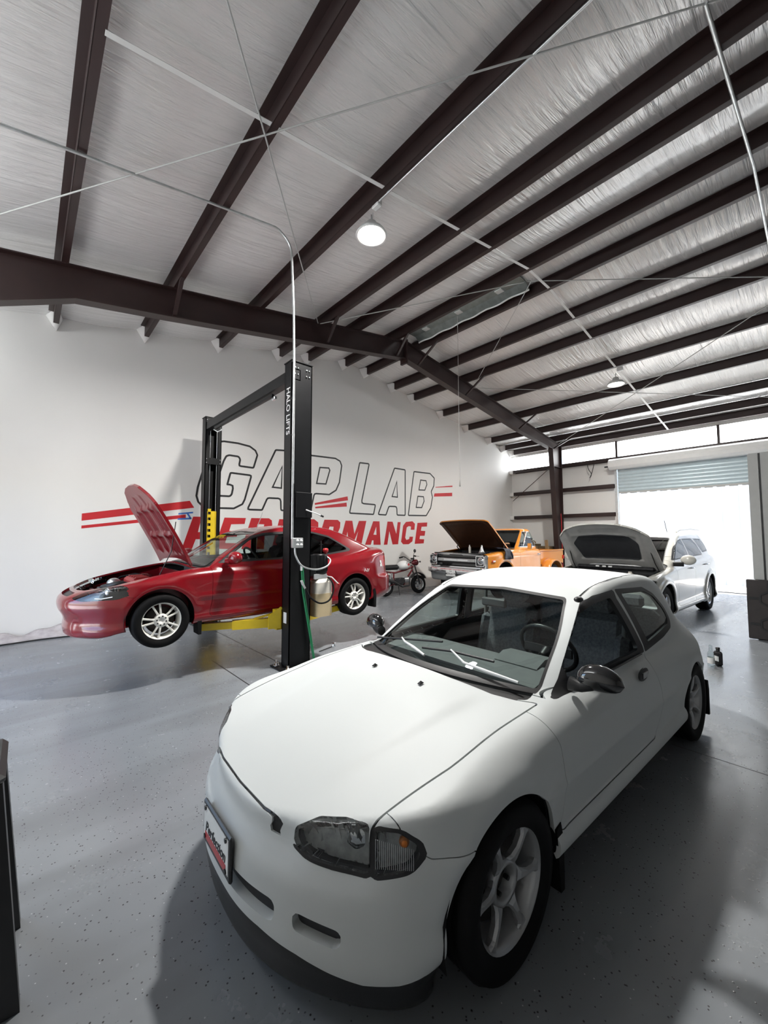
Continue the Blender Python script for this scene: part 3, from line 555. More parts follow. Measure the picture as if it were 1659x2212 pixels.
def grow(f, lo, hi, h):
    """surface nets over a box, vertices pulled exactly onto f = 0; returns triangles"""
    lo = np.array(lo, float); n = np.ceil((np.array(hi)-lo)/h).astype(int)+1; c = 4; nc = n//c+2
    ax = [lo[k]+np.arange(nc[k])*h*c for k in range(3)]; G = np.meshgrid(*ax, indexing='ij'); vc = f(G[0].ravel(), G[1].ravel(), G[2].ravel()).reshape(nc)
    near = np.abs(vc) < h*c*2.0
    vals = np.repeat(np.repeat(np.repeat(vc, c, 0), c, 1), c, 2)[:n[0], :n[1], :n[2]].astype(float)
    mk = near.copy()
    for k in range(3): mk |= np.roll(near, 1, k) | np.roll(near, -1, k)
    mk = np.repeat(np.repeat(np.repeat(mk, c, 0), c, 1), c, 2)[:n[0], :n[1], :n[2]]
    I = np.argwhere(mk); P = lo+I*h; vals[mk] = f(P[:, 0], P[:, 1], P[:, 2])
    s = vals < 0; cs = [s[i:n[0]-1+i, j:n[1]-1+j, k:n[2]-1+k] for i in (0, 1) for j in (0, 1) for k in (0, 1)]
    tot = sum(x.astype(np.int8) for x in cs); act = (tot > 0) & (tot < 8); C = np.argwhere(act); idx = np.full(act.shape, -1); idx[act] = np.arange(len(C))
    cv = {(i, j, k): vals[C[:, 0]+i, C[:, 1]+j, C[:, 2]+k] for i in (0, 1) for j in (0, 1) for k in (0, 1)}
    acc = np.zeros((len(C), 3)); cnt = np.zeros(len(C))
    for a in range(3):
        for u in (0, 1):
            for v in (0, 1):
                p0 = [0, 0, 0]; o = [k for k in range(3) if k != a]; p0[o[0]], p0[o[1]] = u, v; p1 = list(p0); p1[a] = 1
                A, B = cv[tuple(p0)], cv[tuple(p1)]; m = (A < 0) != (B < 0); t = np.where(m, A/np.where(A-B == 0, 1, A-B), 0)
                q = np.tile(np.array(p0, float), (len(C), 1)); q[:, a] = t; acc[m] += q[m]; cnt[m] += 1
    V = lo+(C+acc/cnt[:, None])*h; Q = []
    for a in range(3):
        o = [(a+1) % 3, (a+2) % 3]; sl0 = [slice(None)]*3; sl1 = [slice(None)]*3; sl0[a] = slice(0, n[a]-1); sl1[a] = slice(1, n[a])
        ch = s[tuple(sl0)] != s[tuple(sl1)]; E = np.argwhere(ch); E = E[(E[:, o[0]] > 0) & (E[:, o[1]] > 0) & (E[:, o[0]] < n[o[0]]-1) & (E[:, o[1]] < n[o[1]]-1)]
        def cell(d0, d1): K = E.copy(); K[:, o[0]] -= d0; K[:, o[1]] -= d1; return idx[K[:, 0], K[:, 1], K[:, 2]]
        q = np.stack([cell(1, 1), cell(0, 1), cell(0, 0), cell(1, 0)], 1); fl = ~s[E[:, 0], E[:, 1], E[:, 2]]; q[fl] = q[fl][:, ::-1]; Q.append(q)
    Q = np.concatenate(Q); Q = Q[(Q >= 0).all(1)]
    for _ in range(4): V = pull(f, V, h)
    d1 = np.linalg.norm(V[Q[:, 0]]-V[Q[:, 2]], axis=1) <= np.linalg.norm(V[Q[:, 1]]-V[Q[:, 3]], axis=1)
    T = np.concatenate([np.where(d1[:, None], Q[:, [0, 1, 2]], Q[:, [0, 1, 3]]), np.where(d1[:, None], Q[:, [0, 2, 3]], Q[:, [1, 2, 3]])])
    return Shell(V, T)
def grad(f, V, e=2e-3):
    g = np.empty_like(V)
    for k in range(3):
        a = V.copy(); b = V.copy(); a[:, k] += e; b[:, k] -= e; g[:, k] = (f(*a.T)-f(*b.T))/(2*e)
    return g
def pull(f, V, h):
    g = grad(f, V); v = f(*V.T); st = (v/np.maximum((g**2).sum(1), .05))[:, None]*g; L = np.linalg.norm(st, axis=1, keepdims=True)
    return V-st*np.minimum(1, .7*h/np.maximum(L, 1e-9))
class Shell:
    """triangle surface that can be cut along the zero line of any scalar field"""
    def __init__(s, V, T): s.V, s.T = V, T
    def normals(s):
        a, b, c = (s.V[s.T[:, i]] for i in range(3)); fn = np.cross(b-a, c-a); N = np.zeros_like(s.V)
        for i in range(3): np.add.at(N, s.T[:, i], fn)
        return N/np.maximum(np.linalg.norm(N, axis=1, keepdims=True), 1e-12)
    def sub(s, keep):
        T = s.T[keep]; u, inv = np.unique(T, return_inverse=True); return Shell(s.V[u], inv.reshape(T.shape))
    def cut(s, phi):
        """-> (part with phi < 0, part with phi > 0)"""
        p = phi.copy(); p[np.abs(p) < 1e-7] = 1e-7; T = s.T; neg = p[T] < 0; k = neg.sum(1); res = []
        if not (k > 0).any(): return Shell(s.V[:0], T[:0]), s
        mix = T[(k == 1) | (k == 2)]; nm = p[mix] < 0; one = nm.sum(1) == 1; lone = np.where(one, nm.argmax(1), (~nm).argmax(1)); r = np.arange(len(mix))
        A = mix[r, lone]; B = mix[r, (lone+1) % 3]; C = mix[r, (lone+2) % 3]
        E = np.concatenate([np.stack([A, B], 1), np.stack([A, C], 1)]); Es = np.sort(E, 1); key = Es[:, 0].astype(np.int64)*len(s.V)+Es[:, 1]
        uk, inv = np.unique(key, return_inverse=True); e0 = (uk//len(s.V)).astype(int); e1 = (uk % len(s.V)).astype(int); t = p[e0]/(p[e0]-p[e1])
        NV = s.V[e0]+t[:, None]*(s.V[e1]-s.V[e0]); V = np.concatenate([s.V, NV]); m = len(mix); AB = inv[:m]+len(s.V); AC = inv[m:]+len(s.V)
        tip = np.stack([A, AB, AC], 1); q1 = np.stack([AB, B, C], 1); q2 = np.stack([AB, C, AC], 1)
        N = np.concatenate([T[k == 3], tip[one], q1[~one], q2[~one]]); Pp = np.concatenate([T[k == 0], tip[~one], q1[one], q2[one]])
        for X in (N, Pp):
            u, iv = np.unique(X, return_inverse=True); res.append(Shell(V[u], iv.reshape(X.shape) if len(X) else X))
        return tuple(res)
    def cut2(s, pf): return s.cut(pf(s.V))
    def boundary(s):
        E = np.concatenate([s.T[:, [0, 1]], s.T[:, [1, 2]], s.T[:, [2, 0]]]); k = np.sort(E, 1); key = k[:, 0].astype(np.int64)*(len(s.V)+1)+k[:, 1]
        _, i, c = np.unique(key, return_index=True, return_counts=True); return E[i[c == 1]]
    def shifted(s, d): return Shell(s.V-s.normals()*d, s.T)
    def build(s, name, m, parent, rim=.012, back=False, off=0.):
        """panel with its edges folded inwards (and a closed back when asked)"""
        if not len(s.T): return None
        N = s.normals(); V = s.V-N*off; B = s.boundary(); F = [s.T]; VV = [V]
        if back: VV.append(V-N*rim); n = len(V); F += [s.T[:, ::-1]+n, np.stack([B[:, 1], B[:, 0], B[:, 0]+n], 1), np.stack([B[:, 1], B[:, 0]+n, B[:, 1]+n], 1)]
        elif rim and len(B):
            u, inv = np.unique(B, return_inverse=True); inv = inv.reshape(B.shape); n = len(V); VV.append(V[u]); VV.append(V[u]-N[u]*rim); q = n+inv; w = n+len(u)+inv
            F += [np.stack([q[:, 1], q[:, 0], w[:, 0]], 1), np.stack([q[:, 1], w[:, 0], w[:, 1]], 1)]
        return np_mesh(name, np.concatenate(VV), np.concatenate(F), m, parent)
def join(*S):
    V, T, n = [], [], 0
    for s in S: V.append(s.V); T.append(s.T+n); n += len(s.V)
    return Shell(np.concatenate(V), np.concatenate(T))
def masked(field, mask): return np.where(mask, field, 9.)
def side_phi(poly, ymin=.35, zmin=-9., zmax=9.):
    """outline seen from the side, for both flanks"""
    return lambda V: masked(sdf_poly(V[:, [0, 2]], poly), (np.abs(V[:, 1]) > ymin) & (V[:, 2] > zmin) & (V[:, 2] < zmax))
def split_lr(s): return s.cut(-s.V[:, 1])           # left flank (y > 0), right flank

# ------------------------------------------------------------------ wheels
def wheel_proto(R, rim, width, style, rim_mat, tire_mat='rubber', n=48):
    """parts of a wheel: axle along y, outer face towards +y, centre at the origin; returns [(name, mesh, [(sub, mesh)])]"""
    w = width/2; sh = .35*(R-rim)
    tp = [(rim-.012, -w*.86), (rim+.006, -w*.93), (rim+.3*(R-rim), -w), (R-sh*.55, -w*.97), (R-.010, -w*.84), (R, -w*.70)]
    for g in (-.36, 0., .36): tp += [(R, w*(g-.07)), (R-.007, w*(g-.06)), (R-.007, w*(g+.06)), (R, w*(g+.07))]
    tp += [(R, w*.70), (R-.010, w*.84), (R-sh*.55, w*.97), (rim+.3*(R-rim), w), (rim+.006, w*.93), (rim-.012, w*.86)]
    parts = [('tire', MB().lathe([(a, b) for a, b in tp], n, axis='y').mesh('tire', tire_mat), [])]
    face = w*.80
    bp = [(rim-.006, -w*.9), (rim+.004, -w*.92), (rim-.012, -w*.8), (rim-.035, -w*.5), (rim-.035, w*.3), (rim-.020, w*.62), (rim-.014, w*.84), (rim+.004, w*.90), (rim+.006, w*.80), (rim-.004, w*.6)]
    barrel = MB().lathe([(a, b) for a, b in bp], n, axis='y')
    S = MB(); ri = rim-.020
    def spoke(a0, pts):
        """radial blade: list of (radius, half width, y front, depth)"""
        V = []; 
        for (r, hw, yf, dp) in pts:
            for (t, y) in ((-hw, yf-dp*.35), (-hw*.55, yf), (hw*.55, yf), (hw, yf-dp*.35), (hw*.8, yf-dp), (-hw*.8, yf-dp)):
                V.append((r*math.cos(a0)-t*math.sin(a0), y, r*math.sin(a0)+t*math.cos(a0)))
        Fc = [(6*i+k, 6*i+(k+1) % 6, 6*i+6+(k+1) % 6, 6*i+6+k) for i in range(len(pts)-1) for k in range(6)]
        S.add(V, Fc, False)
    hub_r = .075
    if style == 'six':                              # open six-spoke star with a deep centre ring
        for k in range(6): spoke(k*PI/3+.3, [(.074, .036, face-.022, .026), (.090, .022, face-.014, .030), (.125, .0125, face-.006, .030), (.165, .0125, face-.003, .030), (ri-.014, .018, face-.003, .032), (ri+.004, .036, face-.004, .032)])
        S.lathe([(a, b) for a, b in [(.056, face-.075), (.058, face-.030), (.064, face-.022), (.078, face-.024), (.084, face-.06), (.056, face-.075)]], 32, axis='y')
        S.lathe([(a, b) for a, b in [(ri-.006, face-.05), (ri-.004, face-.014), (ri+.004, face-.004), (rim-.004, face+.004)]], 48, axis='y')
    elif style == 'ten':
        for k in range(5):
            for d in (-.20, .20): spoke(k*2*PI/5+d+.31, [(.055, .014, face-.012, .03), (.10, .010, face-.006, .026), (ri, .0115, face-.012, .028)])
        S.lathe([(a, b) for a, b in [(.0, face-.012), (.022, face-.012), (.024, face-.004), (.070, face-.008), (.076, face-.04), (.0, face-.045)]], 32, axis='y')
    elif style == 'five':
        for k in range(5): spoke(k*2*PI/5+.3, [(.04, .034, face-.012, .035), (.10, .030, face-.006, .03), (ri, .046, face-.016, .035)])
        S.lathe([(a, b) for a, b in [(.0, face-.002), (.03, face-.002), (.062, face-.012), (.068, face-.04), (.0, face-.045)]], 32, axis='y')
    elif style == 'rally':
        S.lathe([(a, b) for a, b in [(.0, face+.004), (.05, face+.002), (.062, face-.016), (.085, face-.02), (.125, face-.004), (.150, face-.012), (ri, face-.03), (ri, face-.05), (.0, face-.06)]], 40, axis='y')
    parts.append(('rim', barrel.mesh('rim', rim_mat), [('spokes', S.mesh('spokes', rim_mat))]))
    nl = 8 if style == 'ten' else 5 if style != 'six' else 4; lr = .046 if style != 'six' else .044
    for k in range(nl):
        a = k*2*PI/nl+.5; x, z = lr*math.cos(a), lr*math.sin(a)
        parts.append(('lug_nut', MB().cyl((x, face-.06, z), (x, face-.004 if style == 'ten' else face-.040, z), .0085, 8).mesh('lug_nut', 'black_plastic'), []))
    D = MB().lathe([(a, b) for a, b in [(.0, .012), (.085, .012), (.088, 0), (rim-.062, 0), (rim-.062, -.018), (.0, -.018)]], 32, axis='y')
    parts.append(('brake_disc', D.mesh('brake_disc', 'dark_hex'), []))
    return parts
def put_wheel(parts, root, x, y, z, name='wheel', steer=0., spin=0.):
    s = 1 if y > 0 else -1
    w = bpy.data.objects.new(name, None); COL.objects.link(w); w.parent = root; w.location = (x, y, z); w.rotation_euler = (0, 0, (0 if s > 0 else PI)+steer); w.empty_display_size = .1
    for nm, me, subs in parts:
        o = bpy.data.objects.new(nm, me); COL.objects.link(o); o.parent = w; o.rotation_euler = (0, spin*s, 0)
        for sn, sm in subs:
            so = bpy.data.objects.new(sn, sm); COL.objects.link(so); so.parent = w; so.rotation_euler = (0, spin*s, 0)
    return w
def wheel_well(root, x, zc, R, y0, y1):
    for s in (-1, 1):
        q = MB(); A = np.linspace(-.25, PI+.25, 22); V = []
        for y in (y0, y1): V += [(x+R*math.cos(a), s*y, zc+R*math.sin(a)) for a in A]
        n = len(A); q.add(V, [(i, i+1, n+i+1, n+i) for i in range(n-1)]); q.add([(x, s*y0, zc)]+V[:n], [(0, i+1, i+2) for i in range(n-1)]); q.build('wheel_well', 'underbody', root)
def seat(root, x, y, z, m='fabric_grey', head=True, w=.48):
    """bucket seat facing +x"""
    b = MB()
    def pad(c, d, tilt, rows=7, bulge=.03):
        ct, st = math.cos(tilt), math.sin(tilt); R = np.array([[ct, 0, st], [0, 1, 0], [-st, 0, ct]]); q = MB()
        q.box((0, 0, 0), d, bev=min(d)*.42); q.v = [tuple(np.array(c)+R@np.array(p)) for p in q.v]; b.add(q.v, q.f, False)
    pad((x, y, z), (.50, w, .17), -.08); pad((x-.30, y, z+.30), (.15, w, .58), -.28); 
    for s in (-1, 1): pad((x-.27, y+s*w*.45, z+.24), (.20, .10, .44), -.28); pad((x+.02, y+s*w*.46, z+.04), (.44, .09, .16), -.08)
    if head: pad((x-.41, y, z+.66), (.10, .27, .17), -.2)
    return b.build('seat', m, root)
# ------------------------------------------------------------------ white hatchback (local frame: x forward from the rear axle, y left, z up)
mat('paint_white', (.575, .60, .598), .52, 0, .34, var=.012, vscale=1.5)
mat('wheel_grey', (.42, .43, .44), .36, .55, var=.05)
glassmat('glass_clear', (.80, .88, .86), 1.0); glassmat('glass_lens', (.72, .74, .74), 1.3)
mat('reflector', (.50, .51, .51), .30, .25, var=.25, vscale=30); mat('amber', (.55, .16, .02), .3)
def white_hatch():
    root = empty('white_hatchback', (3.991, 1.606, 0), 3.116, 'white three-door hatchback with black mirrors parked nearest the camera', 'car')
    plan = plan_table([(3.366, 0), (3.36, .14), (3.337, .27), (3.288, .41), (3.215, .54), (3.128, .655), (3.03, .742), (2.92, .798), (2.75, .830), (2.4, .845), (1.5, .849), (.5, .849), (.05, .842), (-.22, .826), (-.42, .79), (-.56, .725), (-.65, .61), (-.70, .42), (-.715, .2), (-.72, 0)])
    zc = hermite([(3.45, .515), (3.36, .548), (3.285, .583), (3.15, .640), (3.0, .69), (2.7, .762), (2.43, .818), (2.2, .842), (2.0, .855), (1.5, .862), (0, .87), (-.4, .88), (-.6, .87), (-.8, .85)])
    kc = hermite([(-.8, .10), (0, .10), (2.2, .10), (2.6, .075), (3.0, .02), (3.3, -.02), (3.5, -.02)])
    ins_s = hermite([(0, .12), (.10, .07), (.15, .09), (.20, .055), (.235, .022), (.262, .004), (.29, 0), (.318, .006), (.345, .024), (.38, .024), (.47, .013), (.505, .006), (.525, .0), (.55, .006), (.60, .008), (.68, .014), (.76, .028), (.82, .045), (.90, .075), (1.2, .2)])
    ins_f = hermite([(0, .08), (.08, .034), (.12, .022), (.175, .010), (.21, .003), (.25, 0), (.40, 0), (.435, .002), (.458, .010), (.483, .034), (.51, .052), (.54, .057), (.585, .053), (.64, .075), (.75, .15), (1.2, .5)])
    ins_c = hermite([(0, .08), (.08, .034), (.12, .022), (.175, .010), (.21, .003), (.25, 0), (.40, 0), (.45, .003), (.50, .008), (.55, .014), (.66, .026), (.75, .06), (1.2, .3)])
    ins_m = hermite([(0, .08), (.08, .034), (.12, .022), (.175, .010), (.21, .003), (.25, 0), (.41, 0), (.445, .004), (.475, .018), (.50, .028), (.55, .032), (.66, .042), (.75, .07), (1.2, .3)])
    ins_r = hermite([(0, .12), (.15, .05), (.2, .02), (.26, 0), (.5, 0), (.53, .02), (.56, .045), (.7, .05), (.85, .08), (1.2, .16)])
    def lower(x, y, z):
        ay = np.abs(y); zz = z+kc(x)*y*y
        bf = sstep(x, 2.82, 3.04); br = sstep(-x, .25, .5); ins = ins_s(z)*(1-bf)*(1-br)+((ins_f(z)*(1-sstep(ay, .34, .50))+ins_m(z)*sstep(ay, .34, .50))*(1-sstep(ay, .58, .74))+ins_c(z)*sstep(ay, .58, .74))*bf+ins_r(z)*br
        # soft flares round the wheel openings
        for xa in (2.57, 0.): 
            d = np.hypot(x-xa, z-.29); ins = ins-.012*np.exp(-((d-.37)/.05)**2)*sstep(z, .28, .42)
        fp = plan(x, ay)+ins
        t = (zz-zc(x))/math.sqrt(1.04)
        # hood centre plateau with two soft creases
        e = ay-(.36+.13*np.clip(3.15-x, 0, 1)); t = t+.010*sstep(e, -.045, .045)*sstep(x, 2.2, 2.45)*(1-sstep(x, 2.9, 3.2))-.010*sstep(ay, .50, .66)*sstep(x, 2.2, 2.45)*(1-sstep(x, 2.9, 3.2))
        f = rmax(fp, t, .022+.078*sstep(3.05-x, 0, .45)+.07*sstep(.5-x, 0, .5))
        zb = .235-.145*sstep(x, 2.80, 2.95)-.06*sstep(-x, .25, .4); return rmax(f, zb-z, .02)
    gplan = plan_table([(3.2, 0), (3.2, .55), (2.6, .64), (2.15, .70), (1.8, .720), (1.5, .738), (1.2, .750), (.75, .752), (.4, .746), (.12, .730), (-.12, .692), (-.32, .615), (-.47, .48), (-.55, .26), (-.575, 0)])
    zr = hermite([(2.6, .98), (1.6, 1.178), (1.42, 1.226), (1.3, 1.252), (1.18, 1.272), (1.0, 1.294), (.7, 1.310), (.4, 1.306), (.1, 1.278), (-.1, 1.238), (-.6, 1.05)])
    def gside(x, y, z): dz = z-.86; return (gplan(x, np.abs(y))+np.where(dz > 0, .30*dz+.30*dz*dz, .1*dz))*.95
    def gscreen(x, y, z): dz = z-.86; c = np.clip(.53-1.55*dz, .0, .66); return (x-(2.148-dz*2.28-c*y*y))*.402
    def green(x, y, z):
        fs, ws = gside(x, y, z), gscreen(x, y, z)
        rf = z-(zr(x)-.065*y*y-.04*y**4); rg = (-(x-(-.50+(z-.86)*1.05+.22*y*y)))*.69
        f = rmax(ws, rf, .04); f = rmax(f, rg, .06); f = rmax(f, fs, .042); return rmax(f, .70-z, .01)
    body = lambda x, y, z: rmin(lower(x, y, z), green(x, y, z), .018+.10*sstep(.45-x, 0, .5))
    S = grow(body, (-.80, -.92, .04), (3.45, .92, 1.36), .0155)
    whole = S
    # wheel openings
    arch = lambda V: np.minimum(masked(np.hypot(V[:, 0]-2.585, V[:, 2]-.285)-.332, (np.abs(V[:, 1]) > .52) & (V[:, 2] < .75)), masked(np.hypot((V[:, 0]+.005)/1.03, V[:, 2]-.275)-.322, (np.abs(V[:, 1]) > .52) & (V[:, 2] < .75)))
    _, S = S.cut2(arch)
    # windscreen: outline seen from the front
    wsP = roundpoly([(-.640, .745, .02), (.640, .745, .02), (.568, 1.03, .5), (.478, 1.184), (0, 1.204, .3), (-.478, 1.184), (-.568, 1.03, .5)], .04)
    wsf = lambda V: np.maximum(masked(sdf_poly(V[:, [1, 2]], wsP), V[:, 0] > 1.25), .7*(green(*V.T)-lower(*V.T)))
    # the screen is followed a little below the cowl by its black apron
    trimw, S = S.cut(wsf(S.V)-.013); ws, trimw = trimw.cut(wsf(trimw.V))
    cow = lambda V: masked(sdf_poly(V[:, [0, 1]], roundpoly([(2.247, 0), (2.243, .25), (2.226, .50), (2.190, .60), (2.145, .640), (2.11, .640), (1.95, .60), (1.95, -.60), (2.11, -.640), (2.145, -.640), (2.190, -.60), (2.226, -.50), (2.243, -.25)], .02)), (V[:, 2] > .72) & (V[:, 2] < .90)); cow0 = cow; cow = lambda V: np.maximum(cow0(V), .7*(lower(*V.T)-green(*V.T)))
    cowl, S = S.cut2(cow)
    # door glass and quarter glass
    dw = roundpoly([(2.075, .800, .02), (1.665, 1.068, .3), (1.49, 1.165, .10), (1.27, 1.213, .2), (.950, 1.226, .03), (.975, 1.17, .0), (.885, .826, .01), (1.40, .812)], .03)
    dwi = roundpoly([(1.865, .838, .02), (1.82, .95, .03), (1.625, 1.060, .3), (1.49, 1.135, .08), (1.33, 1.170, .15), (1.06, 1.184, .03), (.975, .858, .03), (1.40, .850)], .03)
    qw = roundpoly([(.940, 1.226, .02), (.42, 1.200, .10), (.25, 1.138, .12), (.135, 1.02, .15), (.125, .925, .06), (.20, .880, .08), (.45, .85), (.872, .822, .02)], .03)
    qwi = roundpoly([(.865, 1.194, .02), (.43, 1.170, .08), (.285, 1.12, .1), (.185, 1.01, .12), (.178, .945, .04), (.25, .912, .05), (.78, .872, .02)], .02)
    sp_ = lambda P: (lambda V: np.maximum(masked(sdf_poly(V[:, [0, 2]], P), (np.abs(V[:, 1]) > .35) & (V[:, 2] > .6)), .8*(gscreen(*V.T)-gside(*V.T))-.03))
    fr, S = S.cut2(sp_(dw)); dglass, fr = fr.cut2(sp_(dwi))
    qf, S = S.cut2(side_phi(qw, .4, .6)); qglass, qf = qf.cut2(side_phi(qwi, .4, .6))
    # tail glass
    rgP = roundpoly([(-.52, .93), (.52, .93), (.45, 1.20), (-.45, 1.20)], .05)
    rgf = lambda V: masked(sdf_poly(V[:, [1, 2]], rgP), V[:, 0] < -.02)
    rg, S = S.cut2(rgf)
    liner = S
    # head lamps
    hl = roundpoly([(.385, .530, .02), (.398, .590, .03), (.46, .630, .04), (.55, .648, .05), (.632, .652, .02), (.640, .508, .01), (.54, .510, .05), (.45, .517, .04)], .02)
    cl = roundpoly([(.649, .640, .01), (.708, .638, .03), (.744, .605, .03), (.753, .568, .02), (.735, .530, .03), (.657, .507, .01)], .02)
    hfun = lambda P: (lambda V: masked(sdf_poly(np.stack([np.abs(V[:, 1]), V[:, 2]], 1), P), (V[:, 0] > 2.88) & (V[:, 2] > .45)))
    both = lambda V: np.minimum(hfun(hl)(V), hfun(cl)(V))
    lampz, S = S.cut2(both); hl_, cl_ = lampz.cut2(hfun(hl)); cl_, _ = cl_.cut2(hfun(cl)); cl_, _ = cl_.cut2(lambda V: -(np.abs(V[:, 1])-.645))
    # hood
    hr = [(3.287, 0, .2), (3.281, .22, .2), (3.262, .345, .03), (3.245, .40, .03), (3.224, .46, .05), (3.185, .55, .05), (3.122, .637, .01), (2.75, .676, .5), (2.128, .690, .01), (2.190, .60, .05), (2.226, .50, .1), (2.243, .25, .2), (2.247, 0, .2)]
    hd = roundpoly(hr+[(a, -b, c) for a, b, c in hr[-2:0:-1]], .02)
    hf = lambda V: masked(sdf_poly(V[:, [0, 1]], hd), (V[:, 2] > .52) & (V[:, 0] > 1.9))
    hood, rest = S.cut(hf(S.V)+.004); gap, rest = rest.cut(hf(rest.V)-.004); seal, rest = rest.cut(both(rest.V)-.012)
    # bumper with ducts
    duct = [roundpoly([(-.365, .288), (.365, .288), (.375, .362), (-.375, .362)], .03), roundpoly([(.44, .300), (.585, .282), (.592, .340), (.44, .360)], .025), roundpoly([(-.44, .300), (-.585, .282), (-.592, .340), (-.44, .360)], .025)]
    df = lambda V: np.min([masked(sdf_poly(V[:, [1, 2]], d), (V[:, 0] > 3.0)) for d in duct], 0)
    _, rest = rest.cut2(df)
    lipf = lambda V: masked(V[:, 2]-np.interp(np.abs(V[:, 1]), [0, .3, .45, .55, .64, .72, .8], [.25, .245, .228, .205, .19, .197, .222]), V[:, 0] > 2.80)
    lip, rest = rest.cut2(lipf)
    bl = roundpoly([(3.6, .05), (3.6, .75), (3.06, .75), (3.02, .60), (2.955, .556), (2.87, .545), (2.80, .54), (2.80, .05)], .004)
    bf = lambda V: sdf_poly(V[:, [0, 2]], bl)
    bump, rest = rest.cut(bf(rest.V)+.0015); g2, rest = rest.cut(bf(rest.V)-.0018)
    # doors
    dl = roundpoly([(2.255, .86, .02), (2.205, .70, .2), (2.180, .53, .1), (2.205, .40, .1), (2.235, .355, .05), (2.20, .335, .05), (.985, .335, .06), (.86, .42, .1), (.86, .60, .2), (.94, .74, .12), (.875, .83, .01), (.95, .86), (1.9, .84), (2.06, .806, .01)], .02)
    dfn = side_phi(dl, .55)
    door, rest = rest.cut(dfn(rest.V)+.0018); g3, rest = rest.cut(dfn(rest.V)-.0020)
    # rear bumper and hatch seams
    rb = lambda V: masked(np.maximum(V[:, 0]+.30-(V[:, 2]-.5)*.0, V[:, 2]-.535), V[:, 0] < 0)
    rbump, rest = rest.cut2(rb)
    sk = lambda V: masked(V[:, 2]-.242, (V[:, 0] > -.28) & (V[:, 0] < 2.78))
    under, rest = rest.cut2(sk)
    # roof drip mouldings
    ym = hermite([(-.1, .47), (.4, .525), (.9, .545), (1.35, .545), (1.5, .54), (2.2, .5)])
    dm = lambda V: masked(np.abs(np.abs(V[:, 1])-ym(V[:, 0]))-.0075, (V[:, 0] > .05) & (V[:, 0] < 1.40) & (V[:, 2] > 1.10))
    mold, rest = rest.cut2(dm)
    # ---- parts
    gap.build('hood_gap_shade', 'black_plastic', root, 0, off=.009); rest.build('body_shell', 'paint_white', root, .02); hood.build('hood', 'paint_white', root, .02); bump.build('front_bumper', 'paint_white', root, .035)  # black strip filling the hood gap stands in for its shade
    rbump.build('rear_bumper', 'paint_white', root, .02); lip.build('front_lip', 'black_plastic', root, .02); under.build('underbody', 'underbody', root, 0)
    a, b = split_lr(door); dls = a.build('door', 'paint_white', root, .02), b.build('door', 'paint_white', root, .02)
    a, b = split_lr(mold); a.build('roof_moulding', 'black_plastic', root, .006, off=.003); b.build('roof_moulding', 'black_plastic', root, .006, off=.003)
    t = trimw.build('windscreen_seal', 'black_plastic', root, .01, off=-.001); ws.build('windscreen', 'glass_clear', root, 0, off=.004); cowl.build('cowl_panel', 'black_plastic', root, .02, off=.012)
    for sgn, sh in zip((0, 1), split_lr(fr)): sh.build('window_frame', 'black_plastic', root, .025)
    for sh in split_lr(qf): sh.build('quarter_seal', 'black_plastic', root, .02)
    for sh in split_lr(qglass): sh.build('quarter_glass', 'glass_clear', root, 0, off=.004)
    rg.build('tail_glass', 'glass_clear', root, 0, off=.004)
    _, dgr = split_lr(dglass); dgr.build('door_glass', 'glass_clear', root, 0, off=.01)
    # dark liner just inside the skin
    liner = liner.cut2(lambda V: both(V)-.004)[1]
    lo_, li_ = liner.cut2(lambda V: masked(V[:, 2]-.27, V[:, 0] > -9)); li_.shifted(.034).build('interior_liner', 'interior', root, 0)
    for nm, sh, m2 in (('headlight', hl_, 'reflector'), ('corner_lamp', cl_, 'reflector')):
        for h in split_lr(sh):
            o = h.build(nm, 'glass_lens', root, .01); h.shifted(.045).build('reflector_bowl', m2, o, .04)
            V = h.V.mean(0)
            if nm == 'headlight': MB().lathe([(.0, .0), (.02, .002), (.045, -.012), (.062, -.035)], 20, (V[0]-.05, V[1], V[2]-.005), axis='x').build('bulb_bowl', 'chrome', o)
            else:
                MB().sphere((V[0]-.035, V[1]+.012*np.sign(V[1]), V[2]+.03), .018, 10, 8).build('amber_bulb', 'amber', o)
                r = MB()
                for k in range(20):
                    yy = .664+k*.0044; r.tube([(np.interp(yy, [.64, .76], [3.125, 3.0]), np.sign(V[1])*yy, z) for z in (.535, .585, .625-.0014*k)], .0009, 4)
                r.build('lens_ribs', 'alu', o)
    for h in split_lr(seal): h.build('lamp_seal', 'black_plastic', root, .012, off=.001)
    # wheels, wells
    W = wheel_proto(.292, .212, .205, 'six', 'wheel_grey')
    for x, y, st in ((2.575, .735, 0.), (2.575, -.735, 0.), (0, .735, 0), (0, -.735, 0)): put_wheel(W, root, x, y, .292, 'wheel', st, .2 if x > 1 else .7)
    wheel_well(root, 2.585, .285, .345, .50, .80); wheel_well(root, -.005, .275, .335, .50, .80)
    # mud flaps behind the wheels
    for x0, s in ((2.225, 1), (2.225, -1), (-.36, 1), (-.36, -1)):
        MB().prism([(-.02, .10), (.012, .10), (.02, .22), (.035, .36), (.0, .38), (-.022, .30)], .66, .835, [[1, 0, 0], [0, 0, s], [0, 1, 0]]).move(Matrix.Translation((x0, 0, 0))).build('mud_flap', 'rubber', root)
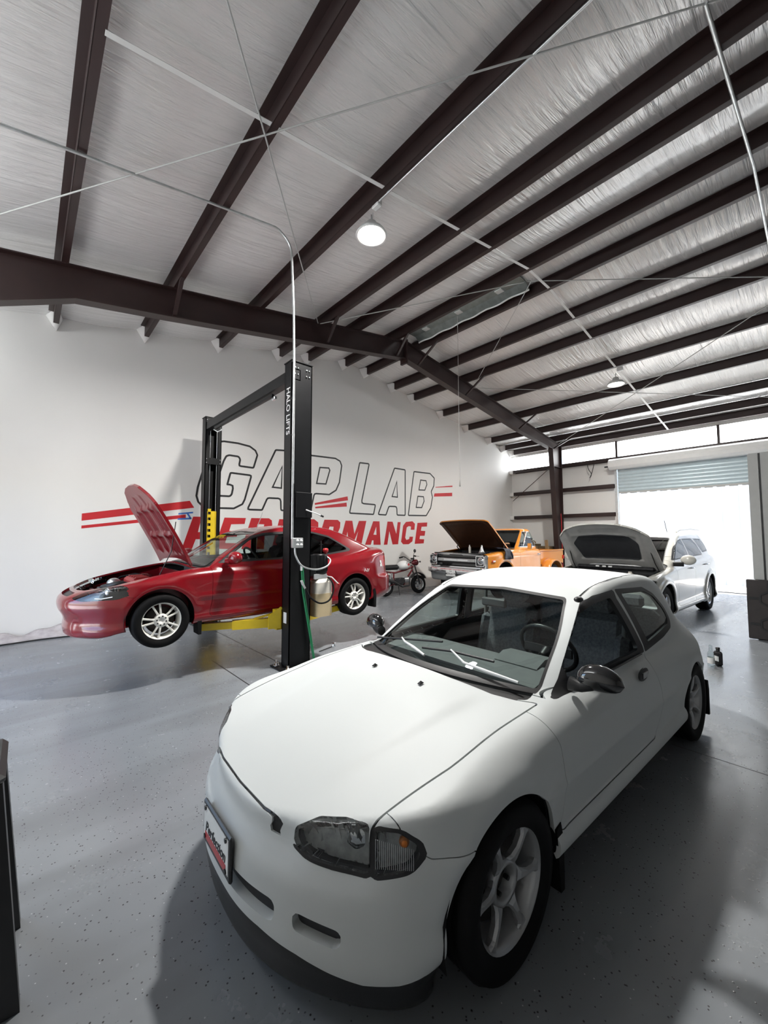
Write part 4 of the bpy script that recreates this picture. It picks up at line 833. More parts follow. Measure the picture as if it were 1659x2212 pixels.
    # mirrors
    for s in (1, -1):
        q = MB(); n, m = 20, 12; V = []; 
        for i in range(m+1):
            t = i/m; r = math.sin(PI*min(1, .03+t*.97))**.55 if t < 1 else 0; r = [0, .62, .82, .92, .98, 1, 1, .98, .94, .86, .74, .52, 0][i]
            for k in range(n): a = 2*PI*k/n; V.append((1.86+.055*math.cos(a)*r-.02*t+.01, s*(.755+.215*t), .885+.068*math.sin(a)*r*(1 if math.sin(a) > 0 else .85)+.012*math.sin(PI*t)))
        Fc = [(i*n+k, i*n+(k+1) % n, (i+1)*n+(k+1) % n, (i+1)*n+k) for i in range(m) for k in range(n)]
        if s < 0: Fc = [f[::-1] for f in Fc]
        o = q.add(V, Fc, True).build('side_mirror', 'black_gloss', root)
        MB().tube([(1.90, s*.735, .855), (1.895, s*.79, .85), (1.88, s*.83, .868)], [.036, .026, .03], 12).build('mirror_stalk', 'black_plastic', o)
        MB().lathe([(0, 0), (.045, 0), (.05, .003)], 18, (1.80, s*.865, .888), axis='x').build('mirror_glass', 'chrome', o)
        h = MB().sphere((1.165, s*.834, .762), .08, 24, 12, (1, .17, .47)).build('door_handle', 'black_plastic', root); MB().box((1.17, s*.846, .762), (.085, .006, .036), bev=.0029).build('handle_paddle', 'black_gloss', h)
        MB().box((1.41, s*.762, .829), (.90, .014, .012), bev=.004).build('belt_moulding', 'black_plastic', root)
    MB().sphere((1.44, .585, 1.205), .03, 12, 8, (1.3, .8, .6)).build('aerial_base', 'black_plastic', root)
    # wipers, washer jets
    for (x0, y0), (x1, y1), (x2, y2), (b0, b1) in (((2.165, -.02), (2.09, -.27), (2.06, -.33), ((2.00, -.02), (2.085, -.56))), ((2.10, .57), (2.13, .25), (2.06, .10), ((2.03, .38), (2.10, -.10)))):
        zz = lambda x, y: .862+.04-max(0, x-2.02)*.18-.09*y*y+max(0, 2.06-x)*.33
        MB().tube([(x0, y0, zz(x0, y0)), ((x0+x1)/2, (y0+y1)/2, zz(x0, y0)+.012), (x1, y1, zz(x1, y1)+.012), (x2, y2, zz(x2, y2)+.02)], [.007, .010, .007, .005], 8).build('wiper_arm', 'white_metal', root)
        MB().tube([(b0[0], b0[1], zz(*b0)+.006), (x2, y2, zz(x2, y2)+.012), (b1[0], b1[1], zz(*b1)+.006)], .007, 6).build('wiper_blade', 'black_plastic', root)
    for y in (-.19, .19): MB().add([(2.425, y-.012, .822), (2.425, y+.012, .822), (2.395, y+.010, .826), (2.395, y-.010, .826), (2.41, y, .838)], [(0, 1, 4), (1, 2, 4), (2, 3, 4), (3, 0, 4)]).build('washer_jet', 'black_plastic', root)
    # licence plate with frame and script
    pl = MB().box((3.372, .0, .395), (.014, .315, .165), bev=.006).build('plate_frame', 'black_plastic', root)
    MB().box((3.379, 0, .40), (.004, .285, .125)).build('plate_sheet', 'label_white', pl)
    MB().box((3.3815, 0, .352), (.003, .24, .026)).build('plate_stripe', 'red_plastic', pl)
    txt(pl, 'Perfection', .056, (3.3822, 0, .388), 'black_outline', shear=.25)
    for y in (-.12, .12):
        for z in (.455, .345): MB().cyl((3.378, y, z), (3.386, y, z), .009, 8).build('plate_screw', 'black_plastic', pl)
    # cabin
    MB().box((.95, 0, .20), (2.5, 1.40, .03)).build('cabin_floor', 'interior', root)
    d = MB().prism([(1.55, .60), (1.62, .82), (1.75, .845), (1.97, .80), (1.97, .45), (1.75, .45)], -.58, .58, [[1, 0, 0], [0, 0, 1], [0, 1, 0]]).build('dashboard', 'interior_grey', root)
    sw = MB().tube([(1.40+.05*math.sin(a)*.0-.0+.09*math.sin(a), .36+.18*math.cos(a), .86+.155*math.sin(a)) for a in np.arange(32)*2*PI/32], .014, 8, closed=True); sw.cyl((1.41, .36, .85), (1.62, .36, .74), .03, 10); sw.bar((1.405, .2, .85), (1.405, .52, .85), .02, .05); sw.build('steering_wheel', 'black_plastic', root)
    MB().prism([(1.58, .80), (1.61, .868), (1.70, .874), (1.80, .84)], .22, .50, [[1, 0, 0], [0, 0, 1], [0, 1, 0]]).build('gauge_hood', 'interior_grey', root)
    for y in (.36, -.36): seat(root, 1.02, y, .42)
    q = MB(); q.box((.05, 0, .50), (.42, 1.10, .20), bev=.05); q.box((-.20, 0, .74), (.14, 1.10, .40), bev=.05); q.build('rear_bench', 'fabric_grey', root)
    for y in (.3, -.3): MB().box((-.24, y, .99), (.08, .24, .12), bev=.03).build('rear_headrest', 'fabric_grey', root)
    for s in (1, -1): MB().tube([(.72, s*.60, 1.10), (.76, s*.585, .80), (.95, s*.55, .40)], .016, 6).build('seat_belt', 'interior_grey', root)
    MB().box((1.47, 0, 1.12), (.03, .20, .06), bev=.01).build('rear_view_mirror', 'black_plastic', root)
    return root
def txt(parent, s, size, loc, m, shear=0., rot=(PI/2, 0, PI/2), depth=.0008, name='lettering', sx=1.):
    cu = bpy.data.curves.new(name, 'FONT'); cu.body = s; cu.size = size; cu.shear = shear; cu.align_x = 'CENTER'; cu.align_y = 'CENTER'; cu.extrude = depth; cu.resolution_u = 3; cu.offset = size*.012
    tmp = bpy.data.objects.new(name, cu); COL.objects.link(tmp); dg = bpy.context.evaluated_depsgraph_get(); me = bpy.data.meshes.new_from_object(tmp.evaluated_get(dg))
    bpy.data.objects.remove(tmp); me.materials.clear(); me.materials.append(MATS[m]); o = bpy.data.objects.new(name, me); COL.objects.link(o); o.parent = parent; o.location = loc; o.rotation_euler = rot; o.scale = (sx, 1, 1); return o
white_hatch()
# ------------------------------------------------------------------ red coupe up on the lift
mat('paint_red', (.20, .003, .008), .20, 0, .5, coat=.6, var=.05, vscale=2, coat_rough=.04)
mat('paint_red_inner', (.13, .003, .007), .30, 0, .4, var=.08); mat('wheel_white', (.80, .79, .74), .35, 0, .5, var=.03); mat('engine_dark', (.02, .02, .022), .5, .3, var=.5, vscale=20); mat('valve_red', (.35, .02, .02), .5, 0, .4, var=.2, vscale=30, bump=.3)
mat('tail_red', (.45, .01, .015), .15, 0, .6, coat=.5); glassmat('glass_dark', (.10, .11, .12), 1.0)
def hood_pose(S, hx, hz, ang):
    """swing a bonnet about its rear edge"""
    V = S.V.copy(); x, z = V[:, 0]-hx, V[:, 2]-hz; c, s = math.cos(ang), math.sin(ang); V[:, 0] = hx+c*x-s*z; V[:, 2] = hz+s*x+c*z; return Shell(V, S.T)
def open_hood(root, hood, paint, inner_mat, hx, hz, ang, pattern, liner=None, lift=.0):
    """outer skin plus pressed inner panel, both swung open"""
    H = hood_pose(hood, hx, hz, ang); N = H.normals(); o = Shell(H.V, H.T).build('hood', paint, root, .03)
    P = pattern(hood.V[:, 0], hood.V[:, 1]); I = Shell(H.V-N*(.022+P)[:, None], H.T[:, ::-1]); I.build('hood_inner_panel', inner_mat, o, 0)
    if liner is not None:
        L, _ = Shell(hood.V-hood.normals()*(.022+P+.012)[:, None], hood.T[:, ::-1]).cut(sdf_poly(hood.V[:, :2], liner)); hood_pose(L, hx, hz, ang).build('hood_liner_pad', 'interior', o, .008)
    return o
def engine_bay(root, x0, x1, w, z0, z1, wall, slope=.15, red=False):
    """tub with a countable clutter of engine parts"""
    q = MB(); q.box(((x0+x1)/2, 0, z0), (x1-x0, 2*w, .02)); 
    for s in (-1, 1): q.prism([(x0, z0), (x1, z0), (x1, z1-slope), (x0, z1+.03)], s*w-.01, s*w+.01, [[1, 0, 0], [0, 0, 1], [0, 1, 0]])
    q.box((x0, 0, (z0+z1)/2+.02), (.03, 2*w, z1-z0+.04)); q.box((x1, 0, (z0+z1-slope)/2), (.03, 2*w-.3, z1-z0-slope)); q.build('engine_bay_tub', wall, root)
    xm = (x0+x1)/2; e = MB(); e.box((xm, .02, z0+.13), (.42, .62, .26), bev=.03); e.build('engine_block', 'engine_dark', root)
    v = MB(); v.box((xm-.02, .02, z1-.075), (.24, .52, .10), bev=.03)
    for k in range(4): v.box((xm-.02, -.17+k*.125, z1-.02), (.15, .05, .016), bev=.006)
    v.build('valve_cover', 'valve_red' if red else 'engine_dark', root)
    MB().tube([(xm+.10, .30, z1-.10), (xm+.22, .34, z1-.06), (xm+.32, .25, z1-.09), (xm+.34, .05, z1-.12)], .035, 10).build('intake_hose', 'black_plastic', root)
    MB().box((x1-.28, .42, z1-.20), (.22, .20, .18), bev=.015).build('battery', 'black_plastic', root)
    MB().box((x1-.10, -.05, z1-slope-.02), (.08, .9, .06), bev=.01).build('radiator_top', 'alu', root)
    for s in (-1, 1):
        MB().lathe([(.0, z1-.03), (.04, z1-.03), (.05, z1-.045), (.085, z1-.05), (.09, z1-.09)], 20, (x0+.22, s*(w-.14), 0)).build('strut_tower', wall, root)
    MB().lathe([(0, z1), (.03, z1), (.032, z1-.03), (.055, z1-.035), (.06, z1-.12), (0, z1-.12)], 18, (x0+.12, .30, 0)).build('fluid_reservoir', 'tank_clear', root)
    MB().tube([(xm-.12, -.2, z1-.03), (xm-.05, -.38, z1-.02), (xm+.1, -.42, z1-.05), (x1-.16, -.40, z1-slope+.02)], .014, 8).build('coolant_hose', 'rubber', root)
    MB().sphere((xm+.20, -.22, z1-.10), .075, 14, 10, (1, 1, .8)).build('alternator', 'alu', root)
def red_coupe():
    root = empty('red_coupe', (3.76, 5.68, .40), PI, 'glossy red two-door coupe with its hood open, raised on the lift', 'car')
    plan = plan_table([(3.472, 0), (3.465, .15), (3.435, .32), (3.37, .46), (3.28, .58), (3.17, .68), (3.05, .765), (2.92, .81), (2.7, .836), (2.3, .848), (1.2, .851), (.3, .849), (-.2, .842), (-.5, .817), (-.70, .765), (-.83, .66), (-.90, .45), (-.92, .2), (-.925, 0)])
    zc = hermite([(3.6, .50), (3.44, .565), (3.3, .625), (3.1, .705), (2.8, .78), (2.5, .838), (2.25, .872), (2.0, .885), (1, .895), (.2, .93), (-.2, .975), (-.45, 1.012), (-.65, 1.018), (-.8, 1.0), (-.95, .95)])
    ins_s = hermite([(0, .15), (.15, .08), (.20, .04), (.235, .012), (.27, .004), (.33, .012), (.45, .008), (.55, .004), (.65, .008), (.75, .02), (.82, .035), (.90, .06), (1.2, .2)])
    ins_f = hermite([(0, .2), (.12, .10), (.145, .072), (.18, .060), (.235, .056), (.262, .060), (.29, .062), (.34, .050), (.40, .018), (.44, .004), (.47, 0), (.51, .004), (.55, .022), (.60, .06), (.66, .10), (.8, .2), (1.2, .5)])
    ins_c = hermite([(0, .2), (.14, .06), (.18, .02), (.235, .012), (.262, .022), (.29, .028), (.36, .02), (.44, .004), (.47, 0), (.52, .004), (.58, .014), (.66, .03), (.75, .06), (1.2, .3)])
    ins_r = hermite([(0, .2), (.22, .07), (.27, .02), (.33, .0), (.52, 0), (.56, .02), (.59, .05), (.7, .06), (.9, .075), (1.0, .10), (1.3, .2)])
    def lower(x, y, z):
        ay = np.abs(y); zz = z+.10*y*y; bf = sstep(x, 2.82, 3.1); br = sstep(-x, .35, .65); cc = sstep(ay, .40, .66)
        ins = ins_s(z)*(1-bf)*(1-br)+(ins_f(z)*(1-cc)+ins_c(z)*cc)*bf+ins_r(z)*br
        for xa in (2.62, 0.): d = np.hypot(x-xa, z-.31); ins = ins-.012*np.exp(-((d-.36)/.05)**2)*sstep(z, .30, .42)
        ins = ins-.010*sstep(x, .40, .46)*(1-sstep(x, 2.22, 2.30))*np.exp(-((z-.51)/.030)**4)
        f = rmax(plan(x, ay)+ins, (zz-zc(x))*.98, .03+.05*sstep(3.0-x, 0, .4)); return rmax(f, .20-.06*sstep(x, 2.95, 3.2)-z, .02)
    gplan = plan_table([(3.3, 0), (3.3, .5), (2.7, .70), (2.2, .765), (1.8, .772), (1.2, .772), (.7, .768), (.3, .752), (0, .722), (-.3, .67), (-.6, .60), (-.9, .45), (-1., 0)])
    zr = hermite([(2.6, 1.0), (1.7, 1.20), (1.5, 1.262), (1.3, 1.306), (1.1, 1.334), (.9, 1.349), (.6, 1.349), (.35, 1.330), (.1, 1.285), (-.3, 1.14), (-.8, .95)])
    def gside(x, y, z): dz = z-.88; return (gplan(x, np.abs(y))+np.where(dz > 0, .32*dz+.25*dz*dz, .1*dz))*.95
    def gscreen(x, y, z): dz = z-.88; return (x-(2.21-dz*1.86-np.clip(.34-.7*dz, .05, .4)*y*y))*.473
    def green(x, y, z):
        fs, ws = gside(x, y, z), gscreen(x, y, z); rf = z-(zr(x)-.06*y*y-.03*y**4); rg = (-(x-(-.66+(z-.99)*2.35+.35*y*y)))*.39
        f = rmax(ws, rf, .05); f = rmax(f, rg, .08); f = rmax(f, fs, .05); return rmax(f, .72-z, .01)
    S = grow(lambda x, y, z: rmin(lower(x, y, z), green(x, y, z), .02), (-1.0, -.92, .06), (3.55, .92, 1.40), .020)
    ac = lambda V: np.minimum(masked(np.hypot(V[:, 0]-2.625, V[:, 2]-.30)-.330, (np.abs(V[:, 1]) > .5) & (V[:, 2] < .8)), masked(np.hypot(V[:, 0], V[:, 2]-.30)-.330, (np.abs(V[:, 1]) > .5) & (V[:, 2] < .8)))
    _, S = S.cut2(ac)
    wsP = roundpoly([(-.66, .78, .02), (.66, .78, .02), (.60, 1.04, .4), (.53, 1.235), (0, 1.258, .3), (-.53, 1.235), (-.60, 1.04, .4)], .04)
    wsf = lambda V: np.maximum(masked(sdf_poly(V[:, [1, 2]], wsP), V[:, 0] > 1.3), .7*(green(*V.T)-lower(*V.T)))
    tw, S = S.cut(wsf(S.V)-.012); ws, tw = tw.cut2(wsf)
    sp = lambda P: (lambda V: np.maximum(masked(sdf_poly(V[:, [0, 2]], P), (np.abs(V[:, 1]) > .35) & (V[:, 2] > .7)), .8*(gscreen(*V.T)-gside(*V.T))-.02))
    dw = roundpoly([(2.05, .868, .02), (1.60, 1.188, .25), (1.40, 1.235, .2), (.985, 1.262, .03), (.93, .895, .02)], .03); dwi = roundpoly([(1.96, .90, .02), (1.585, 1.160, .25), (1.40, 1.205, .2), (1.01, 1.230, .03), (.96, .915, .02)], .03)
    qw = roundpoly([(.95, 1.262, .02), (.64, 1.258, .2), (.36, 1.195, .2), (-.005, .992, .03), (.02, .962, .04), (.42, .922), (.90, .898, .02)], .03); qwi = roundpoly([(.92, 1.235, .02), (.64, 1.232, .2), (.37, 1.170, .2), (.04, .990, .02), (.42, .945), (.875, .922, .02)], .02)
    fr, S = S.cut2(sp(dw)); dg, fr = fr.cut2(sp(dwi)); qf, S = S.cut2(sp(qw)); qg, qf = qf.cut2(sp(qwi))
    rgP = roundpoly([(-.56, 1.04), (.56, 1.04), (.46, 1.27), (-.46, 1.27)], .05); rg, S = S.cut2(lambda V: masked(sdf_poly(V[:, [1, 2]], rgP), V[:, 0] < .25))
    # lamps
    hl = roundpoly([(.395, .552, .02), (.46, .605, .05), (.60, .665, .06), (.74, .685, .04), (.800, .665, .02), (.815, .59, .03), (.77, .545, .04), (.55, .528, .06)], .02)
    hf = lambda V: masked(sdf_poly(np.stack([np.abs(V[:, 1]), V[:, 2]], 1), hl), (V[:, 0] > 2.93) & (V[:, 2] > .45))
    lamp, S = S.cut2(hf)
    tl = roundpoly([(.50, .70), (.50, .86), (.80, .875), (.83, .70)], .03); tf = lambda V: masked(sdf_poly(np.stack([np.abs(V[:, 1]), V[:, 2]], 1), tl), (V[:, 0] < -.55))
    tail, S = S.cut2(tf)
    hr = [(3.325, 0, .2), (3.31, .22, .2), (3.265, .40, .05), (3.14, .585, .05), (3.03, .672, .02), (2.66, .70, .5), (2.232, .705, .01), (2.275, .55, .1), (2.295, .25, .2), (2.30, 0, .2)]
    hd = roundpoly(hr+[(a, -b, c) for a, b, c in hr[-2:0:-1]], .02); hdf = lambda V: masked(sdf_poly(V[:, [0, 1]], hd), (V[:, 2] > .54) & (V[:, 0] > 1.9))
    hood, S = S.cut2(hdf)
    cw = roundpoly([(2.30, 0), (2.29, .3), (2.27, .55), (2.232, .705), (2.10, .72), (1.95, .6), (1.95, -.6), (2.10, -.72), (2.232, -.705), (2.27, -.55), (2.29, -.3)], .02)
    cowl, S = S.cut2(lambda V: masked(sdf_poly(V[:, [0, 1]], cw), (V[:, 2] > .78) & (V[:, 2] < .93)))
    liner = S.cut2(lambda V: masked(V[:, 0]*0-1, (V[:, 0] > 2.22) & (V[:, 2] > .30)))[1]
    gr = roundpoly([(-.30, .565), (.30, .565), (.33, .60), (-.33, .60)], .012); grl, S = S.cut2(lambda V: masked(sdf_poly(V[:, [1, 2]], gr), V[:, 0] > 3.1))
    bl = roundpoly([(3.7, .0), (3.7, .8), (3.10, .8), (3.04, .60), (2.93, .560), (2.80, .545), (2.80, 0)], .004); bf = lambda V: sdf_poly(V[:, [0, 2]], bl)
    bump, S = S.cut(bf(S.V)+.001); _, S = S.cut(bf(S.V)-.002)
    lipf = lambda V: V[:, 2]-.262
    lip, bump = bump.cut2(lipf)
    dl = roundpoly([(2.12, .93, .02), (2.10, .80, .1), (2.105, .45, .2), (2.14, .27, .05), (.98, .27, .06), (.90, .40, .1), (.90, .85, .02), (.90, .93)], .02); df = side_phi(dl, .55)
    door, S = S.cut(df(S.V)+.0018); _, S = S.cut(df(S.V)-.0022)
    rb, S = S.cut2(lambda V: masked(np.maximum(V[:, 0]+.36, V[:, 2]-.585), V[:, 0] < 0))
    S.build('body_shell', 'paint_red', root, .02); bump.build('front_bumper', 'paint_red', root, .03); lip.build('front_lip', 'paint_red', root, .02); rb.build('rear_bumper', 'paint_red', root, .02)
    for s in split_lr(door): s.build('door', 'paint_red', root, .02)
    tw.build('windscreen_seal', 'black_plastic', root, .01); ws.build('windscreen', 'glass_clear', root, 0); cowl.build('cowl_panel', 'black_plastic', root, .02, off=.015)
    for s in split_lr(fr): s.build('window_frame', 'black_plastic', root, .02)
    for s in split_lr(dg): s.build('door_glass', 'glass_clear', root, 0)
    for s in split_lr(qf): s.build('quarter_seal', 'black_plastic', root, .02)
    for s in split_lr(qg): s.build('quarter_glass', 'glass_dark', root, 0)
    rg.build('tail_glass', 'glass_dark', root, 0); grl.build('upper_grille', 'black_plastic', root, 0, off=.03)
    for s in split_lr(lamp):
        o = s.build('headlight', 'glass_lens', root, .01); s.shifted(.05).build('lamp_housing', 'black_gloss', o, .045); c = s.V.mean(0)
        MB().lathe([(.0, .0), (.02, .002), (.045, -.012), (.055, -.03)], 20, (c[0]-.03, c[1]-.03*np.sign(c[1]), c[2]+.005), axis='x').build('projector', 'chrome', o)
        MB().tube([(c[0]+.08, c[1]-.12*np.sign(c[1]), c[2]-.05), (c[0]+.0, c[1], c[2]-.052), (c[0]-.09, c[1]+.08*np.sign(c[1]), c[2]-.03)], .008, 6).build('chrome_strip', 'chrome', o)
    for s in split_lr(tail):
        o = s.build('tail_lamp', 'tail_red', root, .01); a, b = s.cut(np.maximum(.735-np.abs(s.V[:, 1]), s.V[:, 2]-.80)); a.build('reverse_lens', 'label_white', o, 0, off=-.003)
    lo, li = liner.cut(liner.V[:, 2]-.30); li.shifted(.04).build('interior_liner', 'interior', root, 0)
    rect = lambda x, y, a, b, c, d, e=.02: sstep(x, a, a+e)*(1-sstep(x, b-e, b))*sstep(y, c, c+e)*(1-sstep(y, d-e, d))
    def pat(x, y):
        p = np.full(len(x), .010); ay = np.abs(y)
        for a, b, c, d in ((2.36, 2.62, .03, .20), (2.36, 2.62, .25, .42), (2.66, 2.98, .03, .17), (2.66, 2.98, .22, .42), (3.02, 3.20, .04, .28), (2.40, 2.95, .47, .60)): p = p-.010*rect(x, ay, a, b, c, d, .03)
        p = p+.022*np.exp(-((ay-.20)/.022)**2)*sstep(x, 2.35, 2.45)*(1-sstep(x, 3.0, 3.1))+.022*np.exp(-((ay-.45)/.025)**2)*sstep(x, 2.35, 2.45)*(1-sstep(x, 2.95, 3.1))+.02*np.exp(-((x-2.64)/.03)**2)*(ay < .5)+.02*np.exp(-((x-3.0)/.03)**2)*(ay < .45); return p
    open_hood(root, hood, 'paint_red', 'paint_red_inner', 2.24, .872, math.radians(72), pat)
    MB().tube([(2.62, .62, .74), (2.50, .63, 1.02), (2.46, .62, 1.36)], .005, 6).build('hood_prop', 'black_plastic', root)
    engine_bay(root, 2.32, 3.12, .63, .36, .725, 'paint_red_inner', .17, True)
    W = wheel_proto(.285, .205, .20, 'ten', 'wheel_white')
    for x in (2.62, 0.):
        for y in (.735, -.735): put_wheel(W, root, x, y, .285, 'wheel', 0, .3 if x > 1 else .1)
    wheel_well(root, 2.625, .30, .342, .48, .80); wheel_well(root, 0, .30, .342, .48, .80)
    MB().box((1.3, 0, .235), (2.1, 1.5, .05), bev=.01).build('floor_pan', 'underbody', root)
    for x0 in (2.235, -.385):
        for s in (1, -1): MB().prism([(-.02, .08), (.012, .08), (.02, .2), (.04, .36), (.0, .37), (-.022, .3)], .66, .835, [[1, 0, 0], [0, 0, s], [0, 1, 0]]).move(Matrix.Translation((x0, 0, 0))).build('mud_flap', 'rubber', root)
    for s in (1, -1):
        o = MB().sphere((1.88, s*.925, .935), .1, 20, 14, (.80, 1.10, .78)).build('side_mirror', 'paint_red', root); MB().tube([(1.93, s*.79, .895), (1.90, s*.86, .90)], [.035, .045], 10).build('mirror_stalk', 'paint_red', o)
        MB().box((1.10, s*.842, .80), (.17, .02, .04), bev=.008).build('door_handle', 'paint_red', root)
    MB().tube([(1.44, .50, 1.262), (1.30, .40, 1.52)], .005, 6).build('roof_aerial', 'label_white', root)
    txt(root, 'DOHC VTEC', .055, (.62, .862, .44), 'alu', rot=(PI/2, 0, PI), depth=.001); txt(root, '1-21', .06, (-.20, .846, .665), 'label_white', shear=.3, rot=(PI/2, 0, PI), depth=.001)
    MB().prism([(1.55, .60), (1.64, .85), (1.80, .88), (2.02, .83), (2.02, .45), (1.75, .45)], -.60, .60, [[1, 0, 0], [0, 0, 1], [0, 1, 0]]).build('dashboard', 'interior_grey', root)
    sw = MB().tube([(1.42+.09*math.sin(a), .36+.18*math.cos(a), .88+.155*math.sin(a)) for a in np.arange(28)*2*PI/28], .015, 8, closed=True); sw.cyl((1.43, .36, .87), (1.62, .36, .76), .03, 10); sw.bar((1.42, .2, .87), (1.42, .52, .87), .02, .05); sw.build('steering_wheel', 'black_plastic', root)
    for y in (.37, -.37): seat(root, 1.02, y, .46, 'interior')
    return root
red_coupe()
# ------------------------------------------------------------------ pearl SUV near the roll-up door
mat('paint_pearl', (.60, .59, .545), .24, .05, .5, coat=.7, var=.02, vscale=2, coat_rough=.05); mat('pearl_inner', (.42, .42, .40), .45, var=.10, vscale=5)
glassmat('glass_tint', (.20, .22, .24), 1.0); mat('wheel_silver', (.62, .62, .61), .25, .7, var=.04)
def suv():
    root = empty('pearl_suv', (11.061, 2.736, 0), 3.108, 'pearl white SUV with its hood open in front of the roll-up door', 'car')
    plan = plan_table([(3.83, 0), (3.82, .2), (3.78, .42), (3.70, .60), (3.58, .75), (3.42, .85), (3.2, .895), (2.8, .915), (1.5, .925), (.2, .925), (-.4, .915), (-.75, .885), (-.95, .80), (-1.03, .6), (-1.05, .3), (-1.055, 0)])
    zc = hermite([(4.0, .78), (3.8, .84), (3.6, .90), (3.3, .955), (3.0, .995), (2.7, 1.03), (2.5, 1.055), (2.0, 1.09), (1, 1.13), (0, 1.17), (-.6, 1.19), (-1.1, 1.18)])
    ins_s = hermite([(0, .2), (.18, .08), (.24, .03), (.30, .0), (.36, .012), (.42, .022), (.55, .012), (.70, .004), (.80, 0), (.90, .006), (1.0, .02), (1.1, .045), (1.2, .075), (1.5, .2)])
    def lower(x, y, z):
        ay = np.abs(y); ins = ins_s(z)+.06*sstep(x, 3.2, 3.6)*sstep(z, .6, .9)+.05*sstep(-x, .7, .95)*sstep(z, .65, .75)
        for xa in (2.89, 0.): d = np.hypot(x-xa, z-.36); ins = ins-.030*np.exp(-((d-.44)/.07)**4)*(z > .2)
        f = rmax(plan(x, ay)+ins, (z+.07*y*y-zc(x))*.98, .06); return rmax(f, .22-z, .02)
    gplan = plan_table([(3.9, 0), (3.9, .6), (3.0, .80), (2.4, .845), (1.5, .855), (.3, .85), (-.4, .83), (-.75, .77), (-.92, .6), (-.97, .3), (-.98, 0)])
    zr = hermite([(2.8, 1.15), (1.9, 1.42), (1.6, 1.53), (1.4, 1.59), (1.1, 1.645), (.7, 1.68), (.2, 1.69), (-.3, 1.68), (-.75, 1.64), (-1., 1.58)])
    def gside(x, y, z): dz = z-1.1; return (gplan(x, np.abs(y))+np.where(dz > 0, .27*dz+.22*dz*dz, .1*dz))*.96
    def gscreen(x, y, z): dz = z-1.06; return (x-(2.58-dz*2.02-np.clip(.30-.45*dz, .05, .4)*y*y))*.444
    def green(x, y, z):
        rf = z-(zr(x)-.06*y*y-.03*y**4); rg = (-(x-(-.98+(z-1.1)*.42+.12*y*y)))*.92
        f = rmax(gscreen(x, y, z), rf, .05); f = rmax(f, rg, .07); f = rmax(f, gside(x, y, z), .06); return rmax(f, .9-z, .01)
    S = grow(lambda x, y, z: rmin(lower(x, y, z), green(x, y, z), .02), (-1.15, -1.0, .1), (3.95, 1.0, 1.75), .026)
    _, S = S.cut2(lambda V: np.min([masked(np.hypot(V[:, 0]-xa, V[:, 2]-.37)-.405, (np.abs(V[:, 1]) > .55) & (V[:, 2] < .95)) for xa in (2.89, 0.)], 0))
    wsP = roundpoly([(-.74, .98, .02), (.74, .98, .02), (.60, 1.535), (0, 1.565, .3), (-.60, 1.535)], .05)
    wsf = lambda V: np.maximum(masked(sdf_poly(V[:, [1, 2]], wsP), V[:, 0] > 1.2), .7*(green(*V.T)-lower(*V.T)))
    tw, S = S.cut(wsf(S.V)-.014); ws, tw = tw.cut2(wsf)
    sp = lambda P: (lambda V: np.maximum(masked(sdf_poly(V[:, [0, 2]], P), (np.abs(V[:, 1]) > .4) & (V[:, 2] > .9)), .8*(gscreen(*V.T)-gside(*V.T))-.02))
    out = []
    for P, Q in (([(2.34, 1.135, .03), (1.80, 1.385, .2), (1.45, 1.492, .15), (1.17, 1.525, .03), (1.20, 1.165, .02)], 0), ([(1.12, 1.525, .03), (.42, 1.528, .12), (.27, 1.44, .1), (.13, 1.215, .05), (.20, 1.175, .04), (1.15, 1.165, .02)], 1), ([(.30, 1.525, .04), (-.35, 1.515, .06), (-.58, 1.36, .08), (-.52, 1.25, .05), (.05, 1.225, .02)], 2)):
        P = roundpoly(P, .03); a, S = S.cut2(sp(P)); g, a = a.cut(sp(P)(a.V)+.022); out.append((a, g))
    hl = roundpoly([(.50, .70), (.54, .80), (.80, .875, .05), (.885, .84, .02), (.87, .74), (.70, .68)], .03); hf = lambda V: masked(sdf_poly(np.stack([np.abs(V[:, 1]), V[:, 2]], 1), hl), V[:, 0] > 3.1)
    lamp, S = S.cut2(hf)
    hr = [(3.75, 0, .2), (3.73, .3, .2), (3.62, .60, .1), (3.42, .77, .05), (3.0, .80, .3), (2.53, .82, .02), (2.60, .5, .2), (2.63, 0, .2)]
    hd = roundpoly(hr+[(a, -b, c) for a, b, c in hr[-2:0:-1]], .02); hood, S = S.cut2(lambda V: masked(sdf_poly(V[:, [0, 1]], hd), (V[:, 2] > .76) & (V[:, 0] > 2.2)))
    cowl, S = S.cut2(lambda V: masked(sdf_poly(V[:, [0, 1]], roundpoly([(2.63, 0), (2.60, .5), (2.53, .80), (2.40, .80), (2.2, 0), (2.40, -.80), (2.53, -.80), (2.60, -.5)], .02)), (V[:, 2] > .95) & (V[:, 2] < 1.13)))
    liner = S.cut2(lambda V: masked(V[:, 0]*0-1, (V[:, 0] > 2.55) & (V[:, 2] > .35)))[1]
    gl = roundpoly([(-.46, .62), (.46, .62), (.48, .78), (-.48, .78)], .03); grl, S = S.cut2(lambda V: masked(sdf_poly(V[:, [1, 2]], gl), V[:, 0] > 3.4))
    doors = []
    for P in ([(2.28, 1.2), (2.27, .80, .1), (2.22, .50, .1), (2.24, .33, .05), (1.15, .33, .02), (1.17, 1.2)], [(1.145, 1.2), (1.125, .33, .02), (.50, .33, .05), (.42, .55, .2), (.13, .80, .2), (.10, 1.2)]):
        f = side_phi(roundpoly(P, .02), .6); d, S = S.cut(f(S.V)+.002); _, S = S.cut(f(S.V)-.003); doors.append(d)
